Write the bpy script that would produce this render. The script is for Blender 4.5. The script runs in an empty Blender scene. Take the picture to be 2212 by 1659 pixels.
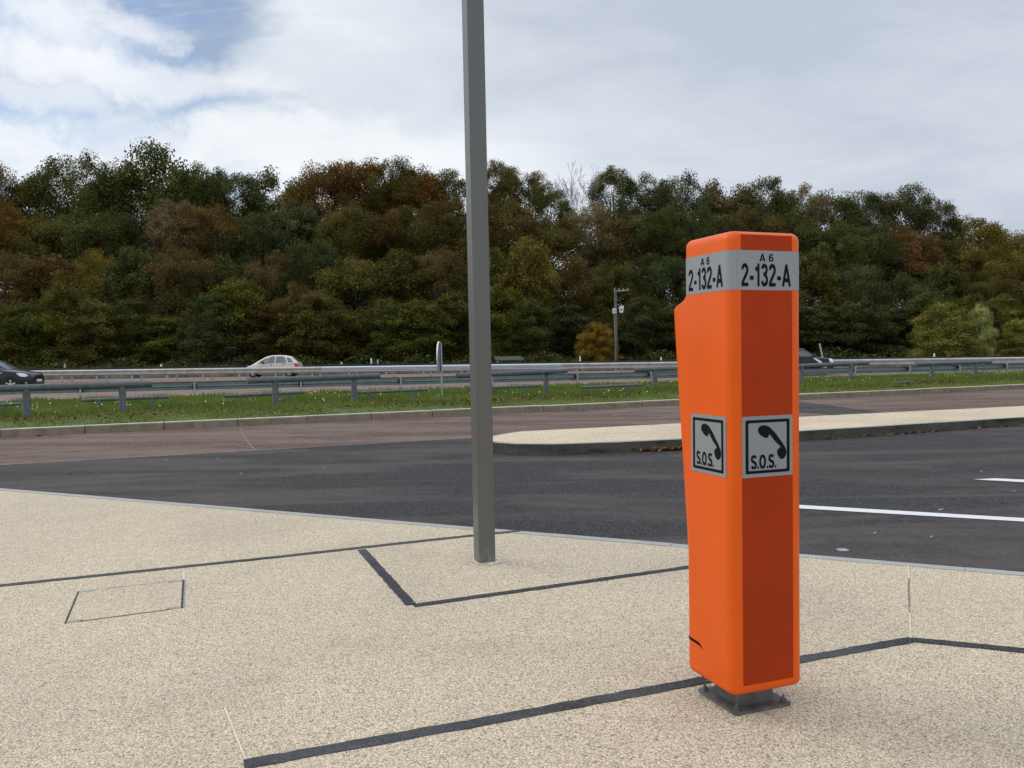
import bpy, math, random
import numpy as np
from mathutils import Matrix, Vector, Euler

R = math.radians
random.seed(11)
rng = np.random.default_rng(5)
C = bpy.context.scene.collection
S = bpy.context.scene

# ---------------------------------------------------------------- camera
CAMZ = 1.5
FPX = 1839.0                       # focal length in units of a 2212 px wide picture
CAMR = Matrix.Rotation(R(90 - 2.10), 4, 'X') @ Matrix.Rotation(R(-0.85), 4, 'Z')
cam_data = bpy.data.cameras.new('camera')
cam_data.sensor_width = 36
cam_data.lens = 36 * FPX / 2212
cam_data.clip_start = 0.05
cam_data.clip_end = 6000
cam = bpy.data.objects.new('camera', cam_data)
C.objects.link(cam)
cam.matrix_world = Matrix.Translation((0, 0, CAMZ)) @ CAMR
S.camera = cam
R3 = CAMR.to_3x3()


def ray(px, py):
    return R3 @ Vector(((px - 1106) / FPX, (829.5 - py) / FPX, -1))


def W(px, py, z=0.0):              # a point of the photo on the level z
    d = ray(px, py)
    t = (z - CAMZ) / d.z
    return Vector((d.x * t, d.y * t, z))


def D(px, py, y):                  # a point of the photo at the distance y
    d = ray(px, py)
    t = y / d.y
    return Vector((d.x * t, y, CAMZ + d.z * t))


# ---------------------------------------------------------------- sky, sun, exposure
SUN_EL, SUN_ROT = 38, -70
world = bpy.data.worlds.new('World')
S.world = world
world.use_nodes = True
wn, wl = world.node_tree.nodes, world.node_tree.links
wn.clear()


def N(nodes, t, **kw):
    n = nodes.new(t)
    for k, v in kw.items():
        setattr(n, k, v)
    return n


def build_world():
    out = N(wn, 'ShaderNodeOutputWorld')
    bg = N(wn, 'ShaderNodeBackground')
    wl.new(bg.outputs[0], out.inputs[0])
    bg.inputs['Strength'].default_value = 1.0
    sky = N(wn, 'ShaderNodeTexSky', sky_type='NISHITA', sun_disc=False)
    sky.sun_elevation = R(SUN_EL)
    sky.sun_rotation = R(SUN_ROT)
    sky.air_density = 1.0
    sky.dust_density = 0.6
    tc = N(wn, 'ShaderNodeTexCoord')
    sep = N(wn, 'ShaderNodeSeparateXYZ')
    wl.new(tc.outputs['Generated'], sep.inputs[0])

    def M(op, a, b=None, c=None, clamp=False):
        m = N(wn, 'ShaderNodeMath', operation=op, use_clamp=clamp)
        for i, v in enumerate((a, b, c)):
            if v is None:
                continue
            if isinstance(v, (int, float)):
                m.inputs[i].default_value = v
            else:
                wl.new(v, m.inputs[i])
        return m.outputs[0]

    def ss(v, a, b):
        m = N(wn, 'ShaderNodeMapRange', interpolation_type='SMOOTHSTEP')
        wl.new(v, m.inputs[0])
        m.inputs[1].default_value = a
        m.inputs[2].default_value = b
        return m.outputs[0]

    def mix(f, a, b):
        m = N(wn, 'ShaderNodeMix', data_type='RGBA')
        for i, v in ((0, f), (6, a), (7, b)):
            if isinstance(v, (int, float)):
                m.inputs[i].default_value = v
            elif isinstance(v, tuple):
                m.inputs[i].default_value = (*v, 1)
            else:
                wl.new(v, m.inputs[i])
        return m.outputs[2]

    X, Y, Z = sep.outputs
    zz = M('ADD', M('MAXIMUM', Z, 0.0), 0.16)
    comb = N(wn, 'ShaderNodeCombineXYZ')
    wl.new(M('DIVIDE', X, zz), comb.inputs[0])
    wl.new(M('DIVIDE', Y, zz), comb.inputs[1])

    def noise(scale, detail, rough, dist, off):
        mp = N(wn, 'ShaderNodeMapping')
        mp.inputs['Location'].default_value = off
        mp.inputs['Rotation'].default_value = (0, 0, R(20))
        mp.inputs['Scale'].default_value = (1.0, 1.3, 1)
        wl.new(comb.outputs[0], mp.inputs[0])
        n = N(wn, 'ShaderNodeTexNoise')
        n.inputs['Scale'].default_value = scale
        n.inputs['Detail'].default_value = detail
        n.inputs['Roughness'].default_value = rough
        n.inputs['Distortion'].default_value = dist
        wl.new(mp.outputs[0], n.inputs['Vector'])
        return n.outputs['Fac']

    n1 = noise(0.9, 8, 0.52, 0.5, (3.1, 1.7, 0))
    n2 = noise(0.55, 5, 0.45, 0.3, (7.7, 4.2, 0))
    n3 = noise(2.0, 9, 0.6, 0.4, (1.3, 9.0, 0))
    az = M('ARCTAN2', X, Y)                       # 0 ahead, negative to the left
    left = ss(M('MULTIPLY', az, -1), -0.05, 0.5)
    # grey cloud deck, brighter towards the left and near the tree line
    low = M('SUBTRACT', 1.0, ss(Z, 0.16, 0.30))
    midl = M('MULTIPLY', ss(M('MULTIPLY', az, -1), -0.12, 0.10), low)
    fb = M('ADD', M('MULTIPLY', M('SUBTRACT', n2, 0.44), 2.3), M('MULTIPLY', left, 0.42))
    fb = M('ADD', fb, M('MULTIPLY', midl, 0.55))
    fb = M('ADD', M('ADD', fb, 0.14), M('MULTIPLY', M('SUBTRACT', n3, 0.5), 1.0), clamp=True)
    deck = mix(fb, (0.535, 0.590, 0.695), (0.86, 0.915, 0.965))
    # broken cloud with blue gaps in the left part of the view
    gap = ss(M('ADD', M('ADD', n1, M('MULTIPLY', left, 0.22)), M('MULTIPLY', M('SUBTRACT', n3, 0.5), 0.25)), 0.66, 0.80)
    up = ss(Z, 0.22, 0.42)
    skyc = N(wn, 'ShaderNodeVectorMath', operation='SCALE')
    wl.new(sky.outputs[0], skyc.inputs[0])
    skyc.inputs['Scale'].default_value = 0.10
    col = mix(M('MULTIPLY', gap, 0.85), deck, skyc.outputs[0])
    # where the bright heads, the blue openings and the glow over the trees stand
    wob = N(wn, 'ShaderNodeTexNoise')
    wob.inputs['Scale'].default_value = 5.5
    wob.inputs['Detail'].default_value = 8
    wob.inputs['Roughness'].default_value = 0.62
    wl.new(tc.outputs['Generated'], wob.inputs['Vector'])
    wsub = N(wn, 'ShaderNodeVectorMath', operation='SUBTRACT')
    wl.new(wob.outputs['Color'], wsub.inputs[0])
    wsub.inputs[1].default_value = (.5, .5, .5)
    wsc = N(wn, 'ShaderNodeVectorMath', operation='MULTIPLY')
    wl.new(wsub.outputs[0], wsc.inputs[0])
    wsc.inputs[1].default_value = (.34, .34, .17)
    wdir = N(wn, 'ShaderNodeVectorMath', operation='ADD')
    wl.new(tc.outputs['Generated'], wdir.inputs[0])
    wl.new(wsc.outputs[0], wdir.inputs[1])

    def blob(px, py, ax, az_):
        d = ray(px, py).normalized()
        s_ = N(wn, 'ShaderNodeVectorMath', operation='SUBTRACT')
        wl.new(wdir.outputs[0], s_.inputs[0])
        s_.inputs[1].default_value = tuple(d)
        q_ = N(wn, 'ShaderNodeVectorMath', operation='MULTIPLY')
        wl.new(s_.outputs[0], q_.inputs[0])
        q_.inputs[1].default_value = (1 / ax, 1 / ax, 1 / az_)
        l_ = N(wn, 'ShaderNodeVectorMath', operation='LENGTH')
        wl.new(q_.outputs[0], l_.inputs[0])
        return M('SUBTRACT', 1.0, ss(l_.outputs['Value'], .25, 1.25))

    def union(bs):
        r_ = bs[0]
        for b_ in bs[1:]:
            r_ = M('MAXIMUM', r_, b_)
        return r_

    blue = union([blob(190, 110, .10, .050), blob(330, -15, .08, .025), blob(110, 285, .14, .026), blob(420, 260, .10, .02), blob(-150, 60, .08, .04)])
    tint = N(wn, 'ShaderNodeVectorMath', operation='MULTIPLY')
    wl.new(skyc.outputs[0], tint.inputs[0])
    tint.inputs[1].default_value = (.86, .97, 1.12)
    col = mix(M('MULTIPLY', blue, .55), col, tint.outputs[0])
    glow = union([blob(500, 335, .20, .030), blob(690, 305, .16, .026), blob(60, 335, .10, .022), blob(300, 190, .2, .03)])
    col = mix(M('MULTIPLY', glow, .62), col, (.97, 1.0, 1.02))
    white = union([blob(70, 60, .075, .035), blob(210, 62, .085, .022), blob(300, 85, .05, .012), blob(60, 170, .10, .032), blob(20, 240, .09, .02)])
    col = mix(M('MULTIPLY', white, .55), col, (1.03, 1.03, 1.04))
    # white sunlit heads
    head = M('MULTIPLY', ss(M('ADD', n3, M('MULTIPLY', left, 0.20)), 0.62, 0.80), M('MULTIPLY', left, up))
    col = mix(M('MULTIPLY', head, 0.6), col, (1.15, 1.16, 1.17))
    # an overcast sky is brightest overhead
    zen = N(wn, 'ShaderNodeVectorMath', operation='SCALE')
    wl.new(col, zen.inputs[0])
    back = ss(M('MULTIPLY', Y, -1), -0.2, 0.6)
    wl.new(M('ADD', M('ADD', 1.0, M('MULTIPLY', ss(Z, 0.42, 0.9), 0.75)), M('MULTIPLY', back, 0.15)), zen.inputs['Scale'])
    wl.new(zen.outputs[0], bg.inputs['Color'])


build_world()
sd = bpy.data.lights.new('sun', 'SUN')
sd.energy = 0.9
sd.angle = R(35)
sd.color = (1.0, 0.95, 0.87)
sun = bpy.data.objects.new('sun', sd)
C.objects.link(sun)
sv = Vector((math.sin(R(SUN_ROT)) * math.cos(R(SUN_EL)), math.cos(R(SUN_ROT)) * math.cos(R(SUN_EL)), math.sin(R(SUN_EL))))
sun.rotation_euler = sv.to_track_quat('Z', 'Y').to_euler()
sun.location = sv * 50
S.view_settings.view_transform = 'Standard'
S.view_settings.look = 'None'
S.view_settings.exposure = 0.0
S.view_settings.gamma = 1.0
S.view_settings.use_curve_mapping = False
S.cycles.max_bounces = 8

# ---------------------------------------------------------------- materials
MATS = {}


class MT:
    """small node-tree helper"""

    def __init__(s, name):
        s.m = bpy.data.materials.new(name)
        s.m.use_nodes = True
        s.n, s.l = s.m.node_tree.nodes, s.m.node_tree.links
        s.n.clear()
        s.out = s.n.new('ShaderNodeOutputMaterial')
        s.b = s.n.new('ShaderNodeBsdfPrincipled')
        s.l.new(s.b.outputs[0], s.out.inputs[0])
        s.tc = s.n.new('ShaderNodeTexCoord')
        s.co = s.tc.outputs['Object']
        MATS[name] = s.m

    def put(s, sock, v):
        if isinstance(v, (int, float)):
            sock.default_value = v
        elif isinstance(v, tuple):
            sock.default_value = (*v, 1) if len(v) == 3 and sock.type == 'RGBA' else v
        else:
            s.l.new(v, sock)

    def set(s, **kw):
        for k, v in kw.items():
            s.put(s.b.inputs[{'color': 'Base Color', 'rough': 'Roughness', 'metal': 'Metallic', 'spec': 'Specular IOR Level', 'normal': 'Normal',
                              'coat': 'Coat Weight', 'coat_rough': 'Coat Roughness'}[k]], v)
        return s

    def vec(s, scale=(1, 1, 1), rot=0, loc=(0, 0, 0)):
        mp = s.n.new('ShaderNodeMapping')
        mp.inputs['Scale'].default_value = scale
        mp.inputs['Rotation'].default_value = (0, 0, rot)
        mp.inputs['Location'].default_value = loc
        s.l.new(s.co, mp.inputs[0])
        return mp.outputs[0]

    def noise(s, scale, detail=4, rough=0.5, vec=None, dist=0.0):
        n = s.n.new('ShaderNodeTexNoise')
        n.inputs['Scale'].default_value = scale
        n.inputs['Detail'].default_value = detail
        n.inputs['Roughness'].default_value = rough
        n.inputs['Distortion'].default_value = dist
        s.l.new(vec or s.co, n.inputs['Vector'])
        return n.outputs['Fac']

    def vor(s, scale, feature='F1', rand=1.0, vec=None):
        n = s.n.new('ShaderNodeTexVoronoi')
        n.feature = feature
        n.inputs['Scale'].default_value = scale
        n.inputs['Randomness'].default_value = rand
        s.l.new(vec or s.co, n.inputs['Vector'])
        return n

    def ramp(s, fac, stops, interp='LINEAR'):
        r = s.n.new('ShaderNodeValToRGB')
        r.color_ramp.interpolation = interp
        e = r.color_ramp.elements
        while len(e) < len(stops):
            e.new(0.5)
        for i, (p, c) in enumerate(stops):
            e[i].position = p
            e[i].color = (c, c, c, 1) if isinstance(c, (int, float)) else (*c, 1)
        s.put(r.inputs[0], fac)
        return r.outputs[0]

    def math(s, op, a, b=None, clamp=False):
        m = s.n.new('ShaderNodeMath')
        m.operation = op
        m.use_clamp = clamp
        s.put(m.inputs[0], a)
        if b is not None:
            s.put(m.inputs[1], b)
        return m.outputs[0]

    def mix(s, f, a, b, blend='MIX'):
        m = s.n.new('ShaderNodeMix')
        m.data_type = 'RGBA'
        m.blend_type = blend
        s.put(m.inputs[0], f)
        s.put(m.inputs[6], a)
        s.put(m.inputs[7], b)
        return m.outputs[2]

    def bump(s, h, dist, strength=1.0):
        b = s.n.new('ShaderNodeBump')
        b.inputs['Strength'].default_value = strength
        b.inputs['Distance'].default_value = dist
        s.l.new(h, b.inputs['Height'])
        return b.outputs[0]

    def sep(s, col):
        n = s.n.new('ShaderNodeSeparateColor')
        s.l.new(col, n.inputs[0])
        return n.outputs


def simple(name, col, rough=0.5, metal=0.0, var=0.12, scale=6.0, spec=0.5, bump=0.0, bscale=40.0, **kw):
    t = MT(name)
    n = t.noise(scale, 6, 0.6)
    lo = tuple(c * (1 - var) for c in col)
    hi = tuple(min(1, c * (1 + var)) for c in col)
    t.set(color=t.ramp(n, [(0.3, lo), (0.7, hi)]), rough=rough, metal=metal, spec=spec, **kw)
    if bump:
        t.set(normal=t.bump(t.noise(bscale, 5, 0.6), bump))
    return t.m


def gravel(name, base, bright=1.0, scale=105):
    """resin bound gravel: every cell a pebble with its own tint"""
    t = MT(name)
    v = t.vor(scale)
    ch = t.sep(v.outputs['Color'])
    g = lambda r, gg, b: tuple(x * bright * y for x, y in zip((r, gg, b), base))
    col = t.ramp(ch[0], [(0.0, g(.34, .30, .24)), (0.08, g(.56, .50, .40)), (0.35, g(.74, .65, .51)), (0.6, g(.84, .70, .53)), (0.85, g(.93, .83, .66)), (1.0, g(1.0, .95, .82))])
    d = t.ramp(v.outputs['Distance'], [(0.35, 1.0), (0.85, 0.45)])
    col = t.mix(1.0, col, d, 'MULTIPLY')
    big = t.ramp(t.noise(0.55, 5, 0.6, dist=0.5), [(0.28, (.82, .815, .81)), (0.5, (.98, .975, .96)), (0.72, (1.07, 1.05, 1.03))])
    mid = t.ramp(t.noise(9, 4, 0.6), [(0.25, (.94, .94, .94)), (0.75, (1.05, 1.04, 1.03))])
    col = t.mix(1.0, t.mix(1.0, col, big, 'MULTIPLY'), mid, 'MULTIPLY')
    # loose dark specks
    v2 = t.vor(7.0)
    sp = t.ramp(v2.outputs['Distance'], [(0.035, 1.0), (0.05, 0.0)])
    sp2 = t.math('MULTIPLY', sp, t.ramp(t.sep(v2.outputs['Color'])[1], [(0.86, 0.0), (0.88, 1.0)]))
    col = t.mix(t.math('MULTIPLY', sp2, 0.75), col, (0.06, 0.05, 0.04))
    hgt = t.math('SUBTRACT', 1.0, v.outputs['Distance'])
    t.set(color=col, rough=0.75, spec=0.35, normal=t.bump(hgt, 0.004, 0.7))
    return t.m


def asphalt(name, dark, light, patch, amount, rough=0.7, scale=230, ang=R(24)):
    t = MT(name)
    v = t.vor(scale)
    col = t.ramp(t.sep(v.outputs['Color'])[0], [(0.0, tuple(c * .35 for c in dark)), (0.45, dark), (0.85, light), (1.0, tuple(c * 2.3 for c in light))])
    st = t.vec((0.35, 1.5, 1), ang)
    n = t.noise(0.7, 8, 0.62, st, 0.7)
    m = t.math('MULTIPLY', t.ramp(n, [(0.44, 0.0), (0.58, 1.0)]), amount)
    grain = t.ramp(t.noise(28, 4, 0.7), [(0.3, .75), (0.7, 1.25)])
    pc = t.mix(1.0, patch, grain, 'MULTIPLY')
    col = t.mix(m, col, pc)
    n2 = t.noise(2.6, 6, 0.7)
    col = t.mix(1.0, col, t.ramp(n2, [(0.25, .84), (0.75, 1.16)]), 'MULTIPLY')
    t.set(color=col, rough=t.ramp(n, [(0.35, rough - .1), (0.7, rough + .08)]), spec=0.14, normal=t.bump(v.outputs['Distance'], 0.004, 0.6))
    return t.m


gravel('pavement_gravel', (.90, .865, .80), scale=140)
gravel('island_gravel', (1.0, .94, .84), scale=90)
asphalt('dark_asphalt', (.031, .0302, .0305), (.058, .056, .055), (.092, .079, .069), 0.85, 0.78, 105)
asphalt('red_asphalt', (.108, .070, .058), (.16, .111, .091), (.215, .162, .130), 0.7, 0.9, 110)
asphalt('motorway_asphalt', (.195, .130, .105), (.25, .18, .145), (.28, .215, .18), 0.5, 0.9)
asphalt('black_strip', (.040, .042, .046), (.075, .078, .083), (.13, .135, .14), 0.45, 0.8, 260, 0)
simple('shoulder', (.33, .28, .21), .9, var=.25, scale=2)
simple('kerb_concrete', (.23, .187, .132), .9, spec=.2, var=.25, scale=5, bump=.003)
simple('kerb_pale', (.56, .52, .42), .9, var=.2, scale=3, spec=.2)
simple('kerb_edge', (.36, .36, .33), .7, var=.12, scale=3)


def island_kerb_mat():
    t = MT('island_kerb')
    n = t.noise(1.6, 6, 0.65, t.vec((1, 1, 4)))
    col = t.ramp(n, [(0.30, (.018, .018, .016)), (0.42, (.070, .070, .057)), (0.62, (.105, .103, .082)), (.8, (.16, .155, .125))])
    t.set(color=col, rough=0.85, spec=.12, normal=t.bump(t.noise(30, 5), .003))


island_kerb_mat()
simple('white_paint', (.72, .72, .705), .6, var=.08, scale=14)
simple('crack_dust', (.165, .13, .108), .9, var=.2, scale=8)
simple('joint_bead', (.19, .18, .17), .9, var=.3, scale=8)
simple('worn_white_paint', (.48, .42, .36), .8, var=.35, scale=5)
simple('joint_sealant', (.72, .60, .44), .6, var=.1)
simple('earth', (.075, .085, .035), .95, var=.4, scale=3)
simple('grass_ground', (.075, .120, .020), .95, var=.45, scale=3.5, bump=.02, bscale=20)
simple('forest_floor', (.022, .022, .012), .95, var=.5, scale=.7)


def leafmat(name, c1, c2, trans=0.25, rough=0.65):
    t = MT(name)
    a = t.n.new('ShaderNodeAttribute')
    a.attribute_name = 'tint'
    oi = t.n.new('ShaderNodeObjectInfo')
    v = t.math('ADD', a.outputs['Fac'], t.math('MULTIPLY', t.math('SUBTRACT', oi.outputs['Random'], 0.5), 0.3), True)
    col = t.mix(v, c1, c2)
    if name.startswith('leaves') and 'pale' not in name and 'golden' not in name:
        g = t.n.new('ShaderNodeNewGeometry')
        nz = t.n.new('ShaderNodeTexNoise')
        nz.inputs['Scale'].default_value = .32
        nz.inputs['Detail'].default_value = 4
        t.l.new(g.outputs['Position'], nz.inputs['Vector'])
        n1 = t.ramp(nz.outputs['Fac'], [(.40, 0.0), (.62, .62)])
        col = t.mix(n1, col, t.mix(v, (.048, .050, .014), (.145, .130, .034)))
        nz2 = t.n.new('ShaderNodeTexNoise')
        nz2.inputs['Scale'].default_value = .55
        mp = t.n.new('ShaderNodeMapping')
        mp.inputs['Location'].default_value = (37, 11, 5)
        t.l.new(g.outputs['Position'], mp.inputs[0])
        t.l.new(mp.outputs[0], nz2.inputs['Vector'])
        n2 = t.ramp(nz2.outputs['Fac'], [(.54, 0.0), (.70, .55)])
        col = t.mix(n2, col, t.mix(v, (.095, .060, .014), (.210, .135, .034)))
    t.set(color=col, rough=.85, spec=0.08)
    tr = t.n.new('ShaderNodeBsdfTranslucent')
    t.l.new(col, tr.inputs[0])
    ms = t.n.new('ShaderNodeMixShader')
    ms.inputs[0].default_value = trans
    t.l.new(t.b.outputs[0], ms.inputs[1])
    t.l.new(tr.outputs[0], ms.inputs[2])
    t.l.new(ms.outputs[0], t.out.inputs[0])
    return t.m


LEAF = {                           # colour word -> (dark tint, light tint)
    'dark green': ((.030, .044, .016), (.085, .105, .036)),
    'green': ((.042, .056, .014), (.115, .128, .034)),
    'grey green': ((.055, .066, .028), (.130, .140, .060)),
    'olive': ((.065, .060, .012), (.165, .140, .032)),
    'olive brown': ((.080, .056, .014), (.175, .120, .034)),
    'brown': ((.080, .054, .018), (.175, .120, .048)),
    'russet': ((.095, .053, .016), (.205, .120, .040)),
    'rust': ((.125, .052, .012), (.245, .112, .026)),
    'orange': ((.150, .068, .014), (.300, .140, .028)),
    'red brown': ((.135, .056, .022), (.240, .105, .044)),
    'pale brown': ((.110, .080, .034), (.210, .160, .078)),
    'yellow olive': ((.100, .084, .014), (.220, .170, .034)),
    'yellow green': ((.060, .076, .010), (.185, .180, .026)),
    'golden': ((.120, .076, .012), (.290, .180, .028)),
    'pale green': ((.17, .17, .055), (.40, .40, .15)),
    'pale olive': ((.11, .105, .024), (.28, .26, .060)),
}
for k, (a, b) in LEAF.items():
    leafmat('leaves ' + k, tuple(c * 1.2 for c in a), tuple(c * 1.45 for c in b))
leafmat('grass blades', (.080, .128, .024), (.220, .258, .065), .35)
leafmat('dead leaves', (.085, .040, .018), (.28, .16, .085), .1, .8)
leafmat('petals', (.75, .75, .60), (.80, .78, .20), .2)
simple('bark', (.060, .052, .042), .9, var=.4, scale=3)
simple('pale bark', (.36, .34, .31), .9, var=.3, scale=3)
simple('weathered_log', (.105, .120, .128), .75, var=.25, scale=7, bump=.002)
simple('galvanised', (.40, .43, .45), .42, .85, var=.12, scale=4)
simple('bright_galvanised', (.54, .565, .59), .34, .9, var=.05, scale=3)
simple('weathered_galvanised', (.45, .44, .41), .55, .55, var=.2, scale=3)
simple('rail_steel', (.25, .29, .295), .5, .6, var=.15, scale=4)
simple('stained_concrete', (.12, .11, .085), .9, var=.55, scale=1.3)
simple('dark_cap', (.035, .036, .028), .9, var=.4, scale=2)  # upper part of the barrier, coloured darker than its foot
simple('wood_pole', (.15, .14, .12), .9, var=.35, scale=5)


def gelcoat():
    t = MT('orange_gelcoat')
    n = t.noise(3, 6, .6, t.vec((1.5, 1.5, .6)))
    col = t.ramp(n, [(.3, (.74, .098, .003)), (.7, (.81, .112, .0035))])
    v = t.vor(16)
    sp = t.math('MULTIPLY', t.ramp(v.outputs['Distance'], [(.03, 1.0), (.05, 0.0)]), t.ramp(t.sep(v.outputs['Color'])[0], [(.93, 0.0), (.94, .7)]))
    col = t.mix(sp, col, (.12, .03, .01))
    sc = t.math('MULTIPLY', t.ramp(t.noise(7, 8, .7, t.vec((1, 1, 5))), [(.60, 0.0), (.72, .16)]), 1.0)
    col = t.mix(sc, col, (.42, .16, .08))
    t.set(color=col, rough=t.ramp(n, [(.3, .28), (.7, .42)]), spec=.22, coat=.10, coat_rough=.10, normal=t.bump(t.noise(2.2, 3), .004, .5))


gelcoat()

simple('dark_red_film', (.370, .037, .0065), .5, var=.10, scale=3, spec=.10)


def band_mat():
    t = MT('reflective_film')
    v = t.vor(260, rand=0.0)
    col = t.mix(t.ramp(v.outputs['Distance'], [(0.25, 0.0), (0.6, 0.5)]), (.30, .32, .335), (.20, .215, .23))
    t.set(color=col, rough=0.5, metal=0.1, spec=0.3)


band_mat()
simple('black_ink', (.008, .0085, .009), .7, var=.1, spec=.08)


def base_steel():
    t = MT('base_steel')
    n = t.noise(14, 6, 0.65)
    col = t.ramp(n, [(0.3, (.085, .09, .083)), (0.55, (.15, .157, .146)), (0.75, (.23, .23, .21))])
    t.set(color=col, rough=0.6, metal=0.4, normal=t.bump(t.noise(60, 4), .001))


base_steel()


def pole_mat():
    t = MT('pole_paint')
    n = t.noise(9, 6, 0.7, t.vec((6, 6, 0.6)))
    sp = t.n.new('ShaderNodeSeparateXYZ')
    t.l.new(t.co, sp.inputs[0])
    dust = t.math('MULTIPLY', t.ramp(sp.outputs[2], [(0.0, 1.0), (0.16, 0.0)]), t.ramp(t.noise(22, 5, 0.7), [(0.45, 0.0), (0.75, 0.7)]))
    col = t.ramp(n, [(0.3, (.120, .124, .114)), (0.7, (.137, .141, .130))])
    col = t.mix(dust, col, (.36, .35, .32))
    t.set(color=col, rough=0.34, spec=0.5, metal=0.25, normal=t.bump(t.noise(160, 3), .0004))


pole_mat()
simple('grout_dust', (.62, .60, .56), .9, var=.15, scale=20)
simple('sign_back', (.17, .19, .195), .6, .0, var=.1)
simple('sign_rim', (.80, .82, .84), .35, .3, var=.05)
simple('roof_green', (.045, .062, .048), .8, var=.35, scale=8)
simple('cabinet_grey', (.48, .53, .53), .6, var=.08)
simple('white_plastic', (.78, .78, .76), .5, var=.05)
simple('red_plastic', (.22, .05, .035), .4, var=.05)
# cars
simple('paint_black', (.010, .011, .016), .3, .0, var=.1, coat=.35, coat_rough=.1, spec=.35)
simple('paint_cream', (.66, .60, .52), .3, .1, var=.03, coat=.6, coat_rough=.08)
simple('paint_navy', (.005, .010, .018), .3, .0, var=.1, coat=.25, coat_rough=.1, spec=.3)
simple('car_glass', (.085, .105, .108), .12, .0, var=.2, scale=2, spec=1.0)
simple('tyre', (.016, .016, .016), .85, var=.2)
simple('alloy', (.62, .62, .60), .35, .7, var=.1)
simple('trim_black', (.015, .015, .016), .5, var=.1)
simple('lens_clear', (.80, .82, .84), .12, .2, var=.1)
simple('lens_red', (.52, .020, .022), .2, var=.1)
simple('plate_white', (.70, .72, .74), .5, var=.05)
simple('chrome', (.8, .8, .8), .15, 1.0, var=.05)


# ---------------------------------------------------------------- mesh helpers
class MB:
    def __init__(s):
        s.v, s.f = [], []

    def add(s, verts, faces):
        o = len(s.v)
        s.v += [tuple(p) for p in verts]
        s.f += [tuple(i + o for i in f) for f in faces]
        return s

    def box(s, c, d, rot=None):
        x, y, z = (k / 2 for k in d)
        vs = [Vector((a * x, b * y, e * z)) for a in (-1, 1) for b in (-1, 1) for e in (-1, 1)]
        if rot is not None:
            vs = [rot @ v for v in vs]
        return s.add([v + Vector(c) for v in vs], [(0, 1, 3, 2), (4, 6, 7, 5), (0, 4, 5, 1), (2, 3, 7, 6), (0, 2, 6, 4), (1, 5, 7, 3)])

    def loft(s, rings, cap=True, closed=True):
        n = len(rings[0])
        o = len(s.v)
        for r in rings:
            s.v += [tuple(p) for p in r]
        m = n if closed else n - 1
        for i in range(len(rings) - 1):
            for j in range(m):
                k = (j + 1) % n
                s.f.append((o + i * n + j, o + i * n + k, o + (i + 1) * n + k, o + (i + 1) * n + j))
        if cap:
            s.f.append(tuple(o + j for j in reversed(range(n))))
            s.f.append(tuple(o + (len(rings) - 1) * n + j for j in range(n)))
        return s

    def tube(s, pts, rad, n=12, cap=True):
        pts = [Vector(p) for p in pts]
        rad = rad if isinstance(rad, (list, tuple)) else [rad] * len(pts)
        rings = []
        for i, p in enumerate(pts):
            d = (pts[min(i + 1, len(pts) - 1)] - pts[max(i - 1, 0)]).normalized()
            a = Vector((0, 0, 1)) if abs(d.z) < .9 else Vector((1, 0, 0))
            u = d.cross(a).normalized()
            w = u.cross(d)
            rings.append([p + (u * math.cos(2 * math.pi * k / n) + w * math.sin(2 * math.pi * k / n)) * rad[i] for k in range(n)])
        return s.loft(rings, cap)

    def prism(s, poly, z0, z1):
        n = len(poly)
        a = [(p[0], p[1], z0) for p in poly]
        b = [(p[0], p[1], z1) for p in poly]
        return s.add(a + b, [tuple(reversed(range(n))), tuple(range(n, 2 * n))] + [(i, (i + 1) % n, n + (i + 1) % n, n + i) for i in range(n)])

    def sheet(s, poly, z):
        return s.add([(p[0], p[1], z) for p in poly], [tuple(range(len(poly)))])

    def build(s, name, mat, parent=None, smooth=False, angle=None):
        me = bpy.data.meshes.new(name)
        me.from_pydata(s.v, [], s.f)
        return link_mesh(name, me, mat, parent, smooth, angle)


def fix_normals(me):
    import bmesh
    bm = bmesh.new()
    bm.from_mesh(me)
    bmesh.ops.recalc_face_normals(bm, faces=bm.faces)
    bm.to_mesh(me)
    bm.free()


def link_mesh(name, me, mat, parent=None, smooth=False, angle=None, fix=True):
    if fix:
        fix_normals(me)
    if mat:
        me.materials.append(MATS[mat])
    if smooth:
        me.polygons.foreach_set('use_smooth', [True] * len(me.polygons))
        if angle:
            me.set_sharp_from_angle(angle=R(angle))
    o = bpy.data.objects.new(name, me)
    C.objects.link(o)
    if parent:
        o.parent = parent
    return o


def tag(o, label, cat, group=None):
    o['label'], o['category'] = label, cat
    if group:
        o['group'] = group
    return o


def struct(o):
    o['kind'] = 'structure'
    return o


def stuff(o, label, cat):
    o['kind'] = 'stuff'
    o['label'], o['category'] = label, cat
    return o


def empty(name, loc, rz=0.0, lean=0.0):
    o = bpy.data.objects.new(name, None)
    o.empty_display_size = .2
    C.objects.link(o)
    o.matrix_world = Matrix.Translation(loc) @ Matrix.Rotation(R(lean), 4, 'Y') @ Matrix.Rotation(rz, 4, 'Z')
    return o


def copy_tree(o, parent=None):
    c = o.copy()
    C.objects.link(c)
    c.parent = parent
    for ch in list(o.children):
        copy_tree(ch, c)
    return c


def lerp(a, b, t):
    return a + (b - a) * t


def along(a, b, x0, x1):           # the line through a and b, from parameter x0 to x1 metres beyond a
    d = (b - a).normalized()
    return a + d * x0, a + d * x1


# ---------------------------------------------------------------- ground, roads, pavement
def xy(pts, z=0):
    return [(p.x, p.y) for p in (W(a, b, z) for a, b in pts)]


struct(MB().sheet([(-1500, -600), (1500, -600), (1500, 3000), (-1500, 3000)], -.045).build('ground', 'earth'))

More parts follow.
